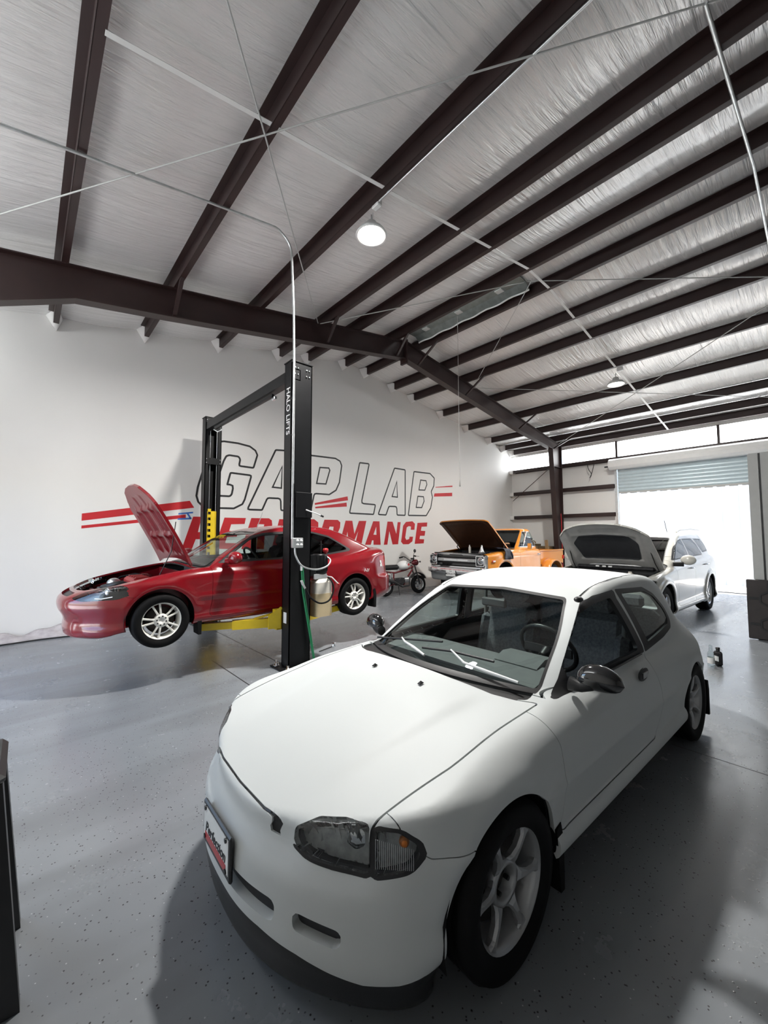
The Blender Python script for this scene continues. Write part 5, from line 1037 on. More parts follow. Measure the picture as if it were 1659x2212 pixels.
    S.build('body_shell', 'paint_pearl', root, .02); tw.build('windscreen_seal', 'black_plastic', root, .01); ws.build('windscreen', 'glass_dark', root, 0); cowl.build('cowl_panel', 'black_plastic', root, .02, off=.015); grl.build('grille', 'black_plastic', root, 0, off=.03)
    for d in doors:
        for s in split_lr(d): s.build('door', 'paint_pearl', root, .02)
    for i, (a, g) in enumerate(out):
        for s in split_lr(a): s.build('window_frame', 'black_plastic', root, .02)
        for s in split_lr(g): s.build('side_glass', 'glass_tint', root, 0)
    for s in split_lr(lamp): o = s.build('headlight', 'glass_lens', root, .01); s.shifted(.05).build('reflector_bowl', 'reflector', o, .04)
    liner.shifted(.045).build('interior_liner', 'interior', root, 0)
    rect = lambda x, y, a, b, c, d, e=.03: sstep(x, a, a+e)*(1-sstep(x, b-e, b))*sstep(y, c, c+e)*(1-sstep(y, d-e, d))
    pat = lambda x, y: .012-.020*rect(x, np.abs(y), 2.78, 3.40, -.1, .56)+.010*np.exp(-((np.abs(y)-.62)/.03)**2)-.012*rect(x, np.abs(y), 3.46, 3.60, -.1, .36)
    pad = roundpoly([(2.80, -.50), (2.80, .50), (3.22, .56), (3.42, .40), (3.45, 0, .3), (3.42, -.40), (3.22, -.56)], .06)
    open_hood(root, hood, 'paint_pearl', 'pearl_inner', 2.60, 1.035, math.radians(52), pat, pad)
    engine_bay(root, 2.62, 3.48, .72, .50, .93, 'engine_dark', .09)
    MB().box((3.56, 0, .86), (.10, 1.15, .05), bev=.01).build('latch_panel', 'black_plastic', root); MB().box((2.64, 0, .99), (.12, 1.35, .07), bev=.02).build('cowl_rail', 'engine_dark', root)
    for y in (-.28, -.16, -.05): MB().box((2.705, y, 1.0), (.02, .07, .03), bev=.006).build('service_label', 'label_white', root)
    MB().tube([(2.65, .735, .96), (2.80, .72, 1.10), (2.96, .70, 1.33)], .008, 8).build('gas_strut', 'black_plastic', root)
    MB().tube([(2.65, -.735, .96), (2.80, -.72, 1.10), (2.96, -.70, 1.33)], .008, 8).build('gas_strut', 'black_plastic', root)
    W = wheel_proto(.365, .25, .225, 'five', 'wheel_silver')
    for x in (2.89, 0.):
        for y in (.79, -.79): put_wheel(W, root, x, y, .365, 'wheel', 0, .4)
    wheel_well(root, 2.89, .37, .42, .5, .88); wheel_well(root, 0, .37, .42, .5, .88)
    MB().box((1.4, 0, .26), (3.6, 1.5, .06)).build('underbody', 'underbody', root)
    for s in (1, -1):
        o = MB().sphere((2.20, s*1.06, 1.155), .12, 20, 14, (.58, .98, .74)).build('side_mirror', 'paint_pearl', root); MB().tube([(2.28, s*.85, 1.075), (2.22, s*.99, 1.08)], [.04, .045], 10).build('mirror_stalk', 'black_plastic', o)
        MB().tube([(1.25, s*.66, 1.655), (1.05, s*.655, 1.695), (.2, s*.645, 1.73), (-.55, s*.635, 1.705), (-.72, s*.63, 1.66)], .017, 8).build('roof_rail', 'paint_pearl', root)
        for x, z in ((1.37, .965), (.28, .99)): o = MB().tube([(x+.10, s*.912, z), (x+.07, s*.945, z+.005), (x-.07, s*.945, z+.005), (x-.10, s*.912, z)], .014, 8).build('door_handle', 'chrome', root)
    MB().tube([(.95, .42, 1.66), (1.10, .42, 1.90)], .006, 6).build('roof_aerial', 'black_plastic', root)
    MB().prism([(1.80, .8), (1.95, 1.06), (2.45, 1.04), (2.45, .7)], -.72, .72, [[1, 0, 0], [0, 0, 1], [0, 1, 0]]).build('dashboard', 'interior', root)
    for y in (.40, -.40): seat(root, 1.30, y, .70, 'interior', w=.52)
    q = MB(); q.box((.35, 0, .75), (.45, 1.3, .2), bev=.05); q.box((.08, 0, 1.02), (.14, 1.3, .5), bev=.05); q.build('rear_bench', 'interior', root)
    return root
suv()
# ------------------------------------------------------------------ orange stepside pickup
mat('paint_orange', (.66, .245, .035), .18, 0, .5, coat=.9, var=.04, vscale=2, coat_rough=.04); mat('hood_brown', (.045, .018, .008), .45, 0, .4, var=.2); mat('valance_grey', (.26, .27, .27), .45, .2)
def pickup():
    root = empty('orange_pickup', (12.10, 6.62, 0), PI, 'orange stepside pickup with a chrome grille and its hood open', 'truck')
    # cab and front clip
    plan = plan_table([(3.70, 0), (3.695, .4), (3.685, .7), (3.65, .86), (3.56, .935), (3.3, .962), (2.8, .972), (1.6, .972), (1.05, .965), (.97, .93), (.95, .85), (.95, .4), (.95, 0)])
    zc = hermite([(3.9, 1.10), (3.7, 1.135), (3.4, 1.175), (2.8, 1.225), (2.3, 1.262), (1.9, 1.265), (.9, 1.255)])
    ins_s = hermite([(.2, .10), (.38, .05), (.45, .02), (.52, .008), (.62, 0), (.75, 0), (.90, .004), (1.02, .002), (1.07, -.004), (1.12, .006), (1.18, .035), (1.26, .075), (1.5, .2)])
    def lower(x, y, z):
        ay = np.abs(y); ins = ins_s(z); d = np.hypot(x-2.87, z-.50); ins = ins-.018*np.exp(-((d-.47)/.05)**2)*(z > .4)
        f = rmax(plan(x, ay)+ins, (z+.05*y*y-zc(x))*.99, .05); return rmax(f, .40-z, .03)
    gplan = plan_table([(3.4, 0), (3.4, .6), (2.6, .80), (2.1, .845), (1.6, .85), (1.1, .84), (.99, .79), (.96, .6), (.95, 0)])
    zr = hermite([(2.4, 1.62), (1.75, 1.745), (1.5, 1.795), (1.3, 1.815), (1.1, 1.815), (.9, 1.79), (.7, 1.72)])
    def gside(x, y, z): dz = z-1.26; return (gplan(x, np.abs(y))+np.where(dz > 0, .26*dz+.12*dz*dz, .1*dz))*.96
    def gscreen(x, y, z): dz = z-1.26; return (x-(2.14-dz*1.12-.20*y*y))*.666
    def green(x, y, z):
        rf = z-(zr(x)-.05*y*y-.03*y**4); rg = (-(x-(.96+(z-1.26)*.16)))*.98
        f = rmax(gscreen(x, y, z), rf, .05); f = rmax(f, rg, .06); f = rmax(f, gside(x, y, z), .06); return rmax(f, 1.1-z, .01)
    S = grow(lambda x, y, z: rmin(lower(x, y, z), green(x, y, z), .02), (.85, -1.05, .3), (3.8, 1.05, 1.9), .026)
    _, S = S.cut2(lambda V: masked(np.hypot(V[:, 0]-2.87, V[:, 2]-.50)-.425, (np.abs(V[:, 1]) > .6) & (V[:, 2] < 1.05)))
    wsP = roundpoly([(-.74, 1.18, .02), (.74, 1.18, .02), (.62, 1.735), (-.62, 1.735)], .05)
    wsf = lambda V: np.maximum(masked(sdf_poly(V[:, [1, 2]], wsP), V[:, 0] > 1.35), .7*(green(*V.T)-lower(*V.T)))
    tw, S = S.cut(wsf(S.V)-.016); ws, tw = tw.cut2(wsf)
    sp = lambda P: (lambda V: np.maximum(masked(sdf_poly(V[:, [0, 2]], P), (np.abs(V[:, 1]) > .5) & (V[:, 2] > 1.1)), .8*(gscreen(*V.T)-gside(*V.T))-.015))
    dw = roundpoly([(2.015, 1.275, .03), (1.545, 1.715, .08), (1.02, 1.715, .10), (1.045, 1.275, .04)], .03); fr, S = S.cut2(sp(dw)); dg, fr = fr.cut(sp(dw)(fr.V)+.020)
    rgP = roundpoly([(-.55, 1.33), (.55, 1.33), (.50, 1.68), (-.50, 1.68)], .06); rg, S = S.cut2(lambda V: masked(sdf_poly(V[:, [1, 2]], rgP), V[:, 0] < 1.12))
    hr = [(3.66, 0, .1), (3.65, .70, .08), (3.60, .80, .05), (3.0, .80, .3), (2.40, .795, .03), (2.38, 0, .2)]
    hd = roundpoly(hr+[(a, -b, c) for a, b, c in hr[-2:0:-1]], .02); hood, S = S.cut2(lambda V: masked(sdf_poly(V[:, [0, 1]], hd), (V[:, 2] > 1.10) & (V[:, 0] > 2.2)))
    # grille opening in the nose
    go = roundpoly([(-.88, .80), (.88, .80), (.88, 1.11), (-.88, 1.11)], .05); _, S = S.cut2(lambda V: masked(sdf_poly(V[:, [1, 2]], go), V[:, 0] > 3.4))
    nose, S = S.cut2(lambda V: masked(sdf_poly(V[:, [0, 2]], np.array([(3.585, .3), (4, .3), (4, 1.3), (3.585, 1.3)])), V[:, 0] > 3))
    val, nose = nose.cut(nose.V[:, 2]-.76)
    df = side_phi(roundpoly([(2.13, 1.4), (2.13, .62, .05), (2.13, .52, .05), (1.05, .52, .05), (1.03, 1.4)], .02), .6); door, S = S.cut(df(S.V)+.002); _, S = S.cut(df(S.V)-.003)
    liner = S.cut2(lambda V: masked(V[:, 0]*0-1, (V[:, 0] > 2.3)))[1]
    S.build('cab_shell', 'paint_orange', root, .02); nose.build('grille_surround', 'chrome', root, .03); val.build('front_valance', 'valance_grey', root, .02)
    for s in split_lr(door): s.build('door', 'paint_orange', root, .02)
    tw.build('windscreen_seal', 'black_plastic', root, .01); ws.build('windscreen', 'glass_dark', root, 0); rg.build('rear_glass', 'glass_clear', root, 0)
    for s in split_lr(fr): s.build('window_frame', 'chrome', root, .02)
    for s in split_lr(dg): s.build('door_glass', 'glass_clear', root, 0)
    liner.shifted(.05).build('interior_liner', 'interior', root, 0)
    open_hood(root, hood, 'paint_orange', 'hood_brown', 2.40, 1.235, math.radians(43), lambda x, y: .010+.012*np.exp(-((np.abs(y)-.70)/.04)**2)+.014*np.exp(-((x-3.56)/.05)**2)+.014*np.exp(-((x-2.48)/.05)**2))
    for s in (-1, 1): MB().tube([(2.50, s*.76, 1.16), (2.62, s*.77, 1.27), (2.56, s*.765, 1.36)], .016, 6).build('hood_hinge', 'black_plastic', root)
    engine_bay(root, 2.40, 3.50, .76, .62, 1.12, 'engine_dark', .05)
    MB().box((3.60, 0, 1.135), (.12, 1.5, .03), bev=.01).build('radiator_support', 'black_gloss', root)
    # grille: black backing, bars, lamps
    MB().box((3.56, 0, .955), (.03, 1.74, .30)).build('grille_backing', 'black_plastic', root)
    for z in (1.065, .845):
        MB().box((3.60, 0, z), (.03, 1.26, .05)).build('grille_slat', 'black_gloss', root)
    MB().box((3.655, 0, .958), (.03, 1.22, .088), bev=.012).build('grille_bar', 'alu', root)
    MB().box((3.672, 0, .958), (.012, .78, .055), bev=.004).build('grille_bar_inlay', 'chrome', root)
    for s in (-1, 1): MB().box((3.672, s*.515, .958), (.012, .17, .06), bev=.004).build('grille_bar_lamp', 'grey_panel', root)
    MB().add([(3.682, -.05, .966), (3.682, -.02, .98), (3.682, .02, .98), (3.682, .05, .966), (3.682, .05, .95), (3.682, .02, .936), (3.682, -.02, .936), (3.682, -.05, .95), (3.672, 0, .958)], [(0, 1, 8), (1, 2, 8), (2, 3, 8), (3, 4, 8), (4, 5, 8), (5, 6, 8), (6, 7, 8), (7, 0, 8), tuple(range(7, -1, -1))]).build('grille_emblem', 'chrome', root)
    for s in (-1, 1):
        bz = MB(); P = roundpoly([(s*.755-.125, .825), (s*.755+.125, .825), (s*.755+.125, 1.085), (s*.755-.125, 1.085)], .03); Q = roundpoly([(s*.755-.108, .842), (s*.755+.108, .842), (s*.755+.108, 1.068), (s*.755-.108, 1.068)], .025); n = len(P)
        for k in range(n): bz.prism([P[k], P[(k+1) % n], Q[(k+1) % n], Q[k]], 3.63, 3.685, [[0, 0, 1], [1, 0, 0], [0, 1, 0]])
        o = bz.build('headlight_bezel', 'chrome', root)
        MB().prism([tuple(p) for p in Q], 3.61, 3.64, [[0, 0, 1], [1, 0, 0], [0, 1, 0]]).build('bezel_plate', 'black_gloss', o)
        MB().lathe([(.0, 3.672), (.04, 3.668), (.07, 3.655), (.078, 3.645), (.090, 3.660), (.094, 3.645)], 28, (0, s*.755, .957), axis='x').build('headlight', 'chrome', o)
        MB().lathe([(.0, 3.682), (.04, 3.678), (.072, 3.662)], 24, (0, s*.755, .957), axis='x').build('headlight_lens', 'glass_lens', o)
    # bumper
    b = MB(); pr = [(3.70, .60), (3.745, .605), (3.765, .63), (3.77, .68), (3.765, .735), (3.745, .76), (3.70, .765)]; ys = np.linspace(-1.0, 1.0, 25); V = []
    for y in ys:
        k = .16*sstep(abs(y), .75, 1.02)+.02*y*y; V += [(x-k+.03, y, z) for x, z in pr]
    m = len(pr); b.add(V, [(i*m+k, i*m+k+1, (i+1)*m+k+1, (i+1)*m+k) for i in range(24) for k in range(m-1)], True); b.build('front_bumper', 'chrome', root)
    MB().box((3.62, 0, .66), (.06, 1.7, .10)).build('bumper_bracket', 'black_plastic', root)
    pl = MB().box((3.815, -.06, .60), (.008, .31, .155), bev=.004).build('plate', 'label_white', root); txt(pl, 'MXN-6175', .072, (3.820, -.06, .585), 'black_outline'); txt(pl, 'TEXAS', .03, (3.820, -.06, .655), 'black_outline'); pl.location.z = .02
    # bed, fenders
    q = MB()
    for s in (-1, 1): q.box((-.10, s*.66, .93), (1.90, .04, .42)); q.box((-.10, s*.665, 1.135), (1.92, .075, .045), bev=.01)
    q.box((.86, 0, .93), (.04, 1.32, .42)); q.box((-1.05, 0, .92), (.04, 1.32, .44)); q.build('bed_sides', 'paint_orange', root); MB().box((-.1, 0, .74), (1.88, 1.30, .03)).build('bed_floor', 'wood', root)
    for s in (-1, 1):
        V = []; n = 26; A = np.linspace(-.12, PI+.12, n)
        for rr, yy, zz in ((.40, .66, 0), (.46, .68, .015), (.465, .80, .02), (.45, .90, .01), (.425, .945, 0), (.395, .955, 0), (.385, .93, 0)):
            V += [(rr*math.cos(a)*1.10, s*yy, .44+max(-.12, rr*math.sin(a))) for a in A]
        Fc = [(i*n+k, i*n+k+1, (i+1)*n+k+1, (i+1)*n+k) for i in range(6) for k in range(n-1)]
        MB().add(V, Fc if s < 0 else [f[::-1] for f in Fc], True).build('rear_fender', 'paint_orange', root)
        MB().box((.66, s*.80, .50), (.40, .26, .05), bev=.015).build('side_step', 'paint_orange', root)
        MB().box((-1.03, s*.69, .90), (.05, .06, .12), bev=.015).build('tail_lamp', 'tail_red', root)
    W = wheel_proto(.365, .215, .22, 'rally', 'alu')
    for x, y in ((2.87, .80), (2.87, -.80), (0, .78), (0, -.78)): put_wheel(W, root, x, y, .365, 'wheel')
    wheel_well(root, 2.87, .50, .44, .55, .93)
    MB().box((1.3, 0, .42), (4.6, 1.0, .12)).build('chassis', 'underbody', root)
    for s in (1, -1):
        MB().tube([(1.70, s*.905, 1.225), (1.74, s*1.0, 1.27)], .010, 6).build('mirror_arm', 'chrome', root); MB().box((1.76, s*1.04, 1.31), (.035, .13, .16), bev=.012).build('side_mirror', 'chrome', root)
        MB().box((1.70, s*.86, 1.49), (.018, .018, .44), rot=[[1, 0, 0], [0, 1, s*.26], [0, -s*.26, 1]]).build('vent_window_bar', 'chrome', root)
        o = MB().tube([(1.20, s*.965, 1.075), (1.17, s*.995, 1.08), (1.08, s*.99, 1.08)], .011, 8).build('door_handle', 'chrome', root)
        o = MB().box((3.40, s*.972, .955), (.15, .012, .06), bev=.005).build('fender_badge', 'red_plastic', root); MB().box((3.39, s*.981, .955), (.10, .008, .036), bev=.003).build('badge_plate', 'label_white', o)
        MB().box((2.0, s*.973, .62), (2.3, .012, .02), bev=.003).build('trim_strip', 'chrome', root)
    MB().box((2.02, .52, 1.375), (.003, .13, .05), rot=[[.74, 0, .67], [0, 1, 0], [-.67, 0, .74]]).build('windscreen_sticker', 'label_white', root)
    MB().prism([(1.85, 1.0), (1.90, 1.27), (2.15, 1.25), (2.2, .9)], -.75, .75, [[1, 0, 0], [0, 0, 1], [0, 1, 0]]).build('dashboard', 'interior', root)
    q = MB(); q.box((1.30, 0, .86), (.5, 1.5, .18), bev=.05); q.box((1.08, 0, 1.14), (.14, 1.5, .5), bev=.05); q.build('bench_seat', 'interior', root)
    q = MB().tube([(1.58+.10*math.sin(a), .38+.2*math.cos(a), 1.25+.16*math.sin(a)) for a in np.arange(24)*2*PI/24], .013, 6, closed=True); q.cyl((1.58, .38, 1.25), (1.9, .38, 1.12), .03, 8); q.build('steering_wheel', 'black_plastic', root)
    # loose things in the bay
    tl = lambda x, y, z: (12.10-x, 6.62-y, z)
    tag(MB().lathe([(.012, .22), (.016, .22), (.03, .15), (.055, .07), (.10, .0), (.098, .0), (.05, .07), (.025, .15), (.012, .2)], 24, tl(3.30, .55, 1.13)).build('metal_funnel', 'galv'), 'upturned metal funnel standing in the pickup engine bay', 'funnel')
    o = empty('slim_bottle', tl(3.22, .12, 1.13), 0, 'slim clear bottle standing in the pickup engine bay', 'bottle'); MB().lathe([(0, 0), (.032, 0), (.033, .01), (.033, .15), (.02, .18)], 16).build('bottle_body', 'tank_clear', o); MB().lathe([(.018, .18), (.018, .22), (0, .222)], 12).build('cap', 'alu', o)
    # rag over the fender
    n = 22; V = []; X = np.linspace(2.62, 2.92, n); T_ = np.linspace(0, 1, 16); rg_ = np.random.default_rng(4)
    for i, x in enumerate(X):
        for t in T_:
            s_ = t*.52; wob = .022*math.sin(9*x*2.2+7*t)+.014*math.sin(31*x+3*t)
            yy, zz = (.66+s_, 1.232) if s_ < .24 else (.90+.085*math.sin(min(1, (s_-.24)/.12)*PI/2), 1.232-.03*min(1, (s_-.24)/.1)-max(0, s_-.28)*.95)
            V.append((x+.05*t*math.sin(3*t+i*.3)*.6+.03*t*(1 if i > n/2 else -1), yy+.012+abs(wob)*(.4+t), zz+.012+abs(wob)*(1-t)))
    V = [tl(*p) for p in V]; m = 16
    o = MB().add(V, [(i*m+k, i*m+k+1, (i+1)*m+k+1, (i+1)*m+k) for i in range(n-1) for k in range(m-1)], True).build('shop_rag', 'tarp_black'); o.modifiers.new('thick', 'SOLIDIFY').thickness = .008
    tag(o, 'dark cloth draped over the pickup front fender', 'cloth')
    return root
mat('tarp_black', (.012, .014, .022), .4, 0, .5, var=.3)
pickup()
# ------------------------------------------------------------------ two-post lift
def lift():
    root = empty('two_post_lift', (2.55, 6.0, 0), 0, 'black two-post car lift with yellow arms under the red coupe', 'car lift')
    def column(yb, d):
        """C-section open towards the car; yb = back face, d = direction of the open side"""
        q = MB(); H = 3.78; x0, x1 = -.145, .145
        q.box((0, yb+d*.006, H/2), (x1-x0, .012, H))
        for x in (x0+.006, x1-.006): q.box((x, yb+d*.09, H/2), (.012, .18, H))
        for x in (x0+.030, x1-.030): q.box((x, yb+d*.174, H/2), (.06, .012, H))
        o = q.build('column', 'steel_black', root)
        MB().box((0, yb+d*.09, H+.004), (x1-x0+.02, .20, .012)).build('column_cap', 'steel_black', o)
        MB().box((-.02, yb+d*.06, .011), (.46, .42, .022), bev=.004).build('base_plate', 'steel_black', root)
        for x in (-.20, .18):
            for yy in (-.09, .20): MB().lathe([(0, .085), (.014, .085), (.016, .05), (.026, .05), (.026, .025), (.034, .025), (.034, .02)], 12, (x, yb+d*yy, 0)).build('anchor_bolt', 'chrome', root)
        for x in (-.10, -.06, .06, .10):
            for z in (3.70, 3.62): MB().sphere((x*1., yb-d*.003 if abs(x) > .0 else 0, z), .010, 8, 6).build('column_bolt', 'chrome', o)
        return o
    near = column(-1.60, 1); far = column(1.76, -1)
    # lettering down the side of the near column, stickers
    txt(near, 'HALO LIFTS', .125, (-.1465, -1.51, 3.155), 'label_white', rot=(PI/2, PI/2, -PI/2), depth=.0006, sx=.92)
    MB().box((-.1465, -1.50, .60), (.002, .075, .13)).build('warning_sticker', 'label_white', near)
    # overhead beam with cable trough
    q = MB(); q.box((-.08, .08, 3.68), (.11, 3.36, .012)); q.box((-.08, .08, 3.55), (.10, 3.36, .012)); q.box((-.03, .08, 3.615), (.012, 3.36, .14)); q.box((-.13, .08, 3.615), (.008, 3.36, .14)); q.build('overhead_beam', 'steel_black', root)
    MB().box((-.10, .1, 3.50), (.05, 2.2, .05), bev=.01).build('shutoff_bar', 'steel_black', root)
    q = MB().tube([(-.06, 1.40, 3.52), (-.02, 1.32, 3.47), (.03, 1.28, 3.50), (.04, 1.36, 3.56)], .012, 6); q.build('shutoff_cable', 'galv', root)
    MB().box((-.07, -.98, 3.47), (.05, .09, .05), bev=.01).build('limit_switch', 'galv', root)
    # far column: cross plate, cables, carriage
    MB().box((0, 1.575, 2.97), (.27, .012, .12)).build('cross_plate', 'steel_black', root)
    for x in (-.12, .12):
        for z in (3.005, 2.935): MB().sphere((x, 1.567, z), .009, 8, 6).build('plate_bolt', 'chrome', root)
    MB().box((0, 1.585, 3.66), (.27, .012, .22)).build('pulley_plate', 'steel_black', root)
    for x in (-.12, .12):
        for z in (3.73, 3.66, 3.59): MB().sphere((x, 1.577, z), .010, 8, 6).build('plate_bolt', 'chrome', root)
    for x in (-.045, .075): MB().tube([(x, 1.62, .7), (x, 1.62, 3.55)], .006, 6).build('lift_cable', 'alu', root)
    def carriage(yc, d):
        q = MB(); z0, z1 = .46, 2.05
        for x, w_ in ((-.085, .03), (.022, .075), (.075, .02)): q.box((x, yc-(.012 if x > .05 else 0)*d, (z0+z1)/2), (w_, .02, z1-z0))
        z = z0
        while z < z1: q.box((-.043, yc, z+.03), (.058, .02, .055)); z += .105
        q.box((0, yc+d*.05, .58), (.22, .14, .24)); o = q.build('carriage', 'lift_yellow', root); return o
    carriage(1.60, -1); carriage(-1.44, 1)
    # swing arms
    for ys, y0 in ((-1, -1.40), (1, 1.56)):
        d = -ys
        for sx, L1, L2 in ((-1, .55, .35), (1, .75, .45)):
            a = np.array([sx*.13, y0+d*.10, .52]); tgt = np.array([-.94 if sx < 0 else 1.05, -.96 if ys < 0 else .30, .52]); u = unit(tgt-a); m = a+u*np.linalg.norm(tgt-a)*.55
            q = MB().bar(a, m+u*.06, .10, .105); o = q.build('swing_arm', 'lift_yellow', root)
            MB().bar(m-u*.02, tgt, .075, .08).build('arm_extension', 'lift_yellow', o)
            MB().bar(a+np.array([0, 0, .12]), m*.6+a*.4+np.array([0, 0, .055]), .04, .02).build('arm_gusset', 'lift_yellow', o)
            MB().lathe([(0, .645), (.055, .645), (.06, .62), (.03, .61), (.03, .50), (0, .50)], 16, (tgt[0], tgt[1], 0)).build('lift_pad', 'rubber', o)
            MB().box((a[0]-sx*.02, a[1]-d*.02, .56), (.16, .12, .24)).build('arm_yoke', 'lift_yellow', o)
    MB().add([(-.145, -1.40, .46), (-.145, -1.40, .72), (-.29, -1.36, .62), (-.29, -1.36, .46), (-.145, -1.385, .46), (-.145, -1.385, .72), (-.29, -1.345, .62), (-.29, -1.345, .46)], [(0, 1, 2, 3), (7, 6, 5, 4), (0, 4, 5, 1), (1, 5, 6, 2), (2, 6, 7, 3)]).build('arm_restraint_plate', 'lift_yellow', root)
    # lock box and lever, power unit
    MB().box((.008, -1.635, 1.975), (.225, .07, .31), bev=.006).build('lock_cover', 'steel_black', root); MB().box((-.09, -1.63, 2.17), (.06, .06, .12)).build('lock_bracket', 'steel_black', root)
    MB().tube([(.03, -1.672, 1.915), (.06, -1.70, 1.90), (.13, -1.73, 1.875), (.215, -1.73, 1.845)], .007, 8).build('lock_lever', 'white_metal', root); MB().tube([(.205, -1.73, 1.849), (.245, -1.73, 1.835)], .012, 8).build('lever_grip', 'black_plastic', root)
    u = MB(); u.lathe([(0, 1.36), (.085, 1.36), (.095, 1.34), (.095, 1.13), (.08, 1.10), (0, 1.10)], 24, (.335, -1.52, 0)); o = u.build('pump_motor', 'steel_black', root)
    q = MB()
    for k in range(12): a = k*PI/6; q.box((.335+.097*math.cos(a), -1.52+.097*math.sin(a), 1.24), (.008, .008, .19))
    q.build('motor_fins', 'steel_black', o)
    MB().box((.30, -1.52, 1.075), (.20, .16, .07), bev=.01).build('valve_block', 'alu', o); MB().box((.19, -1.52, 1.22), (.10, .12, .26)).build('pump_bracket', 'steel_black', o)
    MB().tube([(.35, -1.52, 1.36), (.35, -1.52, 1.53)], .008, 8).bar((.32, -1.52, 1.485), (.38, -1.52, 1.485), .008, .008).build('pump_lever', 'black_plastic', o)
    MB().lathe([(0, 1.435), (.03, 1.43), (.038, 1.41), (.036, 1.385), (.015, 1.37), (.015, 1.35)], 16, (.415, -1.53, 0)).build('pump_button', 'red_plastic', o)
    t = MB(); P = roundpoly([(.225, -1.63), (.465, -1.63), (.465, -1.41), (.225, -1.41)], .05); t.prism([tuple(p) for p in P], .57, 1.0); Q = roundpoly([(.25, -1.60), (.44, -1.60), (.44, -1.44), (.25, -1.44)], .05)
    n = len(P); t.add([(*p, 1.0) for p in P]+[(*p, 1.045) for p in Q], [(k, (k+1) % n, n+(k+1) % n, n+k) for k in range(n)]+[tuple(range(n, 2*n))], True); tk = t.build('oil_reservoir', 'tank_clear', root)
    P2 = roundpoly([(.222, -1.633), (.468, -1.633), (.468, -1.407), (.222, -1.407)], .05); MB().prism([tuple(p) for p in P2], .572, .86).build('oil_level', 'oil_tank', tk)
    MB().tube([tuple(p) for p in crom([(.41, -1.60, 1.06), (.43, -1.66, 1.0), (.44, -1.68, .90), (.36, -1.70, .78), (.22, -1.70, .76), (.10, -1.68, .84), (.06, -1.65, .93)], 5)], .011, 8).build('hydraulic_hose', 'rubber', root)
    MB().tube([(.05, -1.63, .95), (.02, -1.63, 1.0), (-.0, -1.63, 1.05)], .016, 8).build('hose_fitting', 'white_metal', root)
    MB().tube([(.38, -1.58, 1.08), (.44, -1.64, 1.06), (.53, -1.66, .97)], .008, 6).build('release_lever', 'white_metal', root); MB().sphere((.535, -1.66, .965), .018, 10, 8).build('lever_knob', 'red_plastic', root)
    for k, dx in enumerate((0, .022)): MB().tube([(.0+dx, -1.625, 1.20), (.02+dx, -1.63, .9), (.10+dx*.8, -1.66, .40), (.16+dx*.6, -1.68, .03)], .009, 8).build('green_hydraulic_line', 'green_hose', root)
    MB().tube([(.0, -1.625, 1.23), (.0, -1.625, 1.17)], .014, 8).build('line_sleeve', 'label_white', root)
    return root
lift()
# conduit from the roof down the lift column with outlet box
cd_ = empty('power_conduit', (2.41, 4.36, 0), 0, 'galvanised conduit running along the roof and down the lift column to an outlet box', 'conduit')
pts = [(-3.4, .04, zp(-1.0)-.03), (-2.2, .03, zp(.2)-.03), (-.9, .02, zp(1.5)-.03), (-.34, .01, zp(2.05)-.03)]+[(-.30+.25*math.sin(t), .0, zp(2.05)-.03-.25*(1-math.cos(t))) for t in np.linspace(.1, PI/2, 8)]+[(-.015, 0, 4.4), (0, 0, 3.8), (0, 0, 1.56)]
MB().tube(pts, .0145, 10).build('pipe', 'galv', cd_)
for z in (3.75, 3.28, 2.83, 2.40, 1.98): MB().box((0, .012, z), (.05, .022, .014), bev=.003).build('pipe_clamp', 'black_plastic', cd_)
ob = MB().box((.062, -.012, 1.51), (.145, .05, .12), bev=.006).build('outlet_box', 'galv', cd_)
for x in (.055, .105):
    for z in (1.535, 1.485): MB().lathe([(0, -.006), (.018, -.006), (.02, 0)], 14, (x, -.037, z), axis='y').build('outlet', 'label_white', ob)
MB().tube([tuple(p) for p in crom([(.04, 0, 1.45), (.045, -.01, 1.36), (.10, -.03, 1.25), (.20, -.05, 1.195), (.34, -.06, 1.18), (.48, -.05, 1.215), (.555, .0, 1.285), (.52, .07, 1.33), (.46, .1, 1.335)], 5)], .011, 8).build('flexible_conduit', 'galv', cd_)

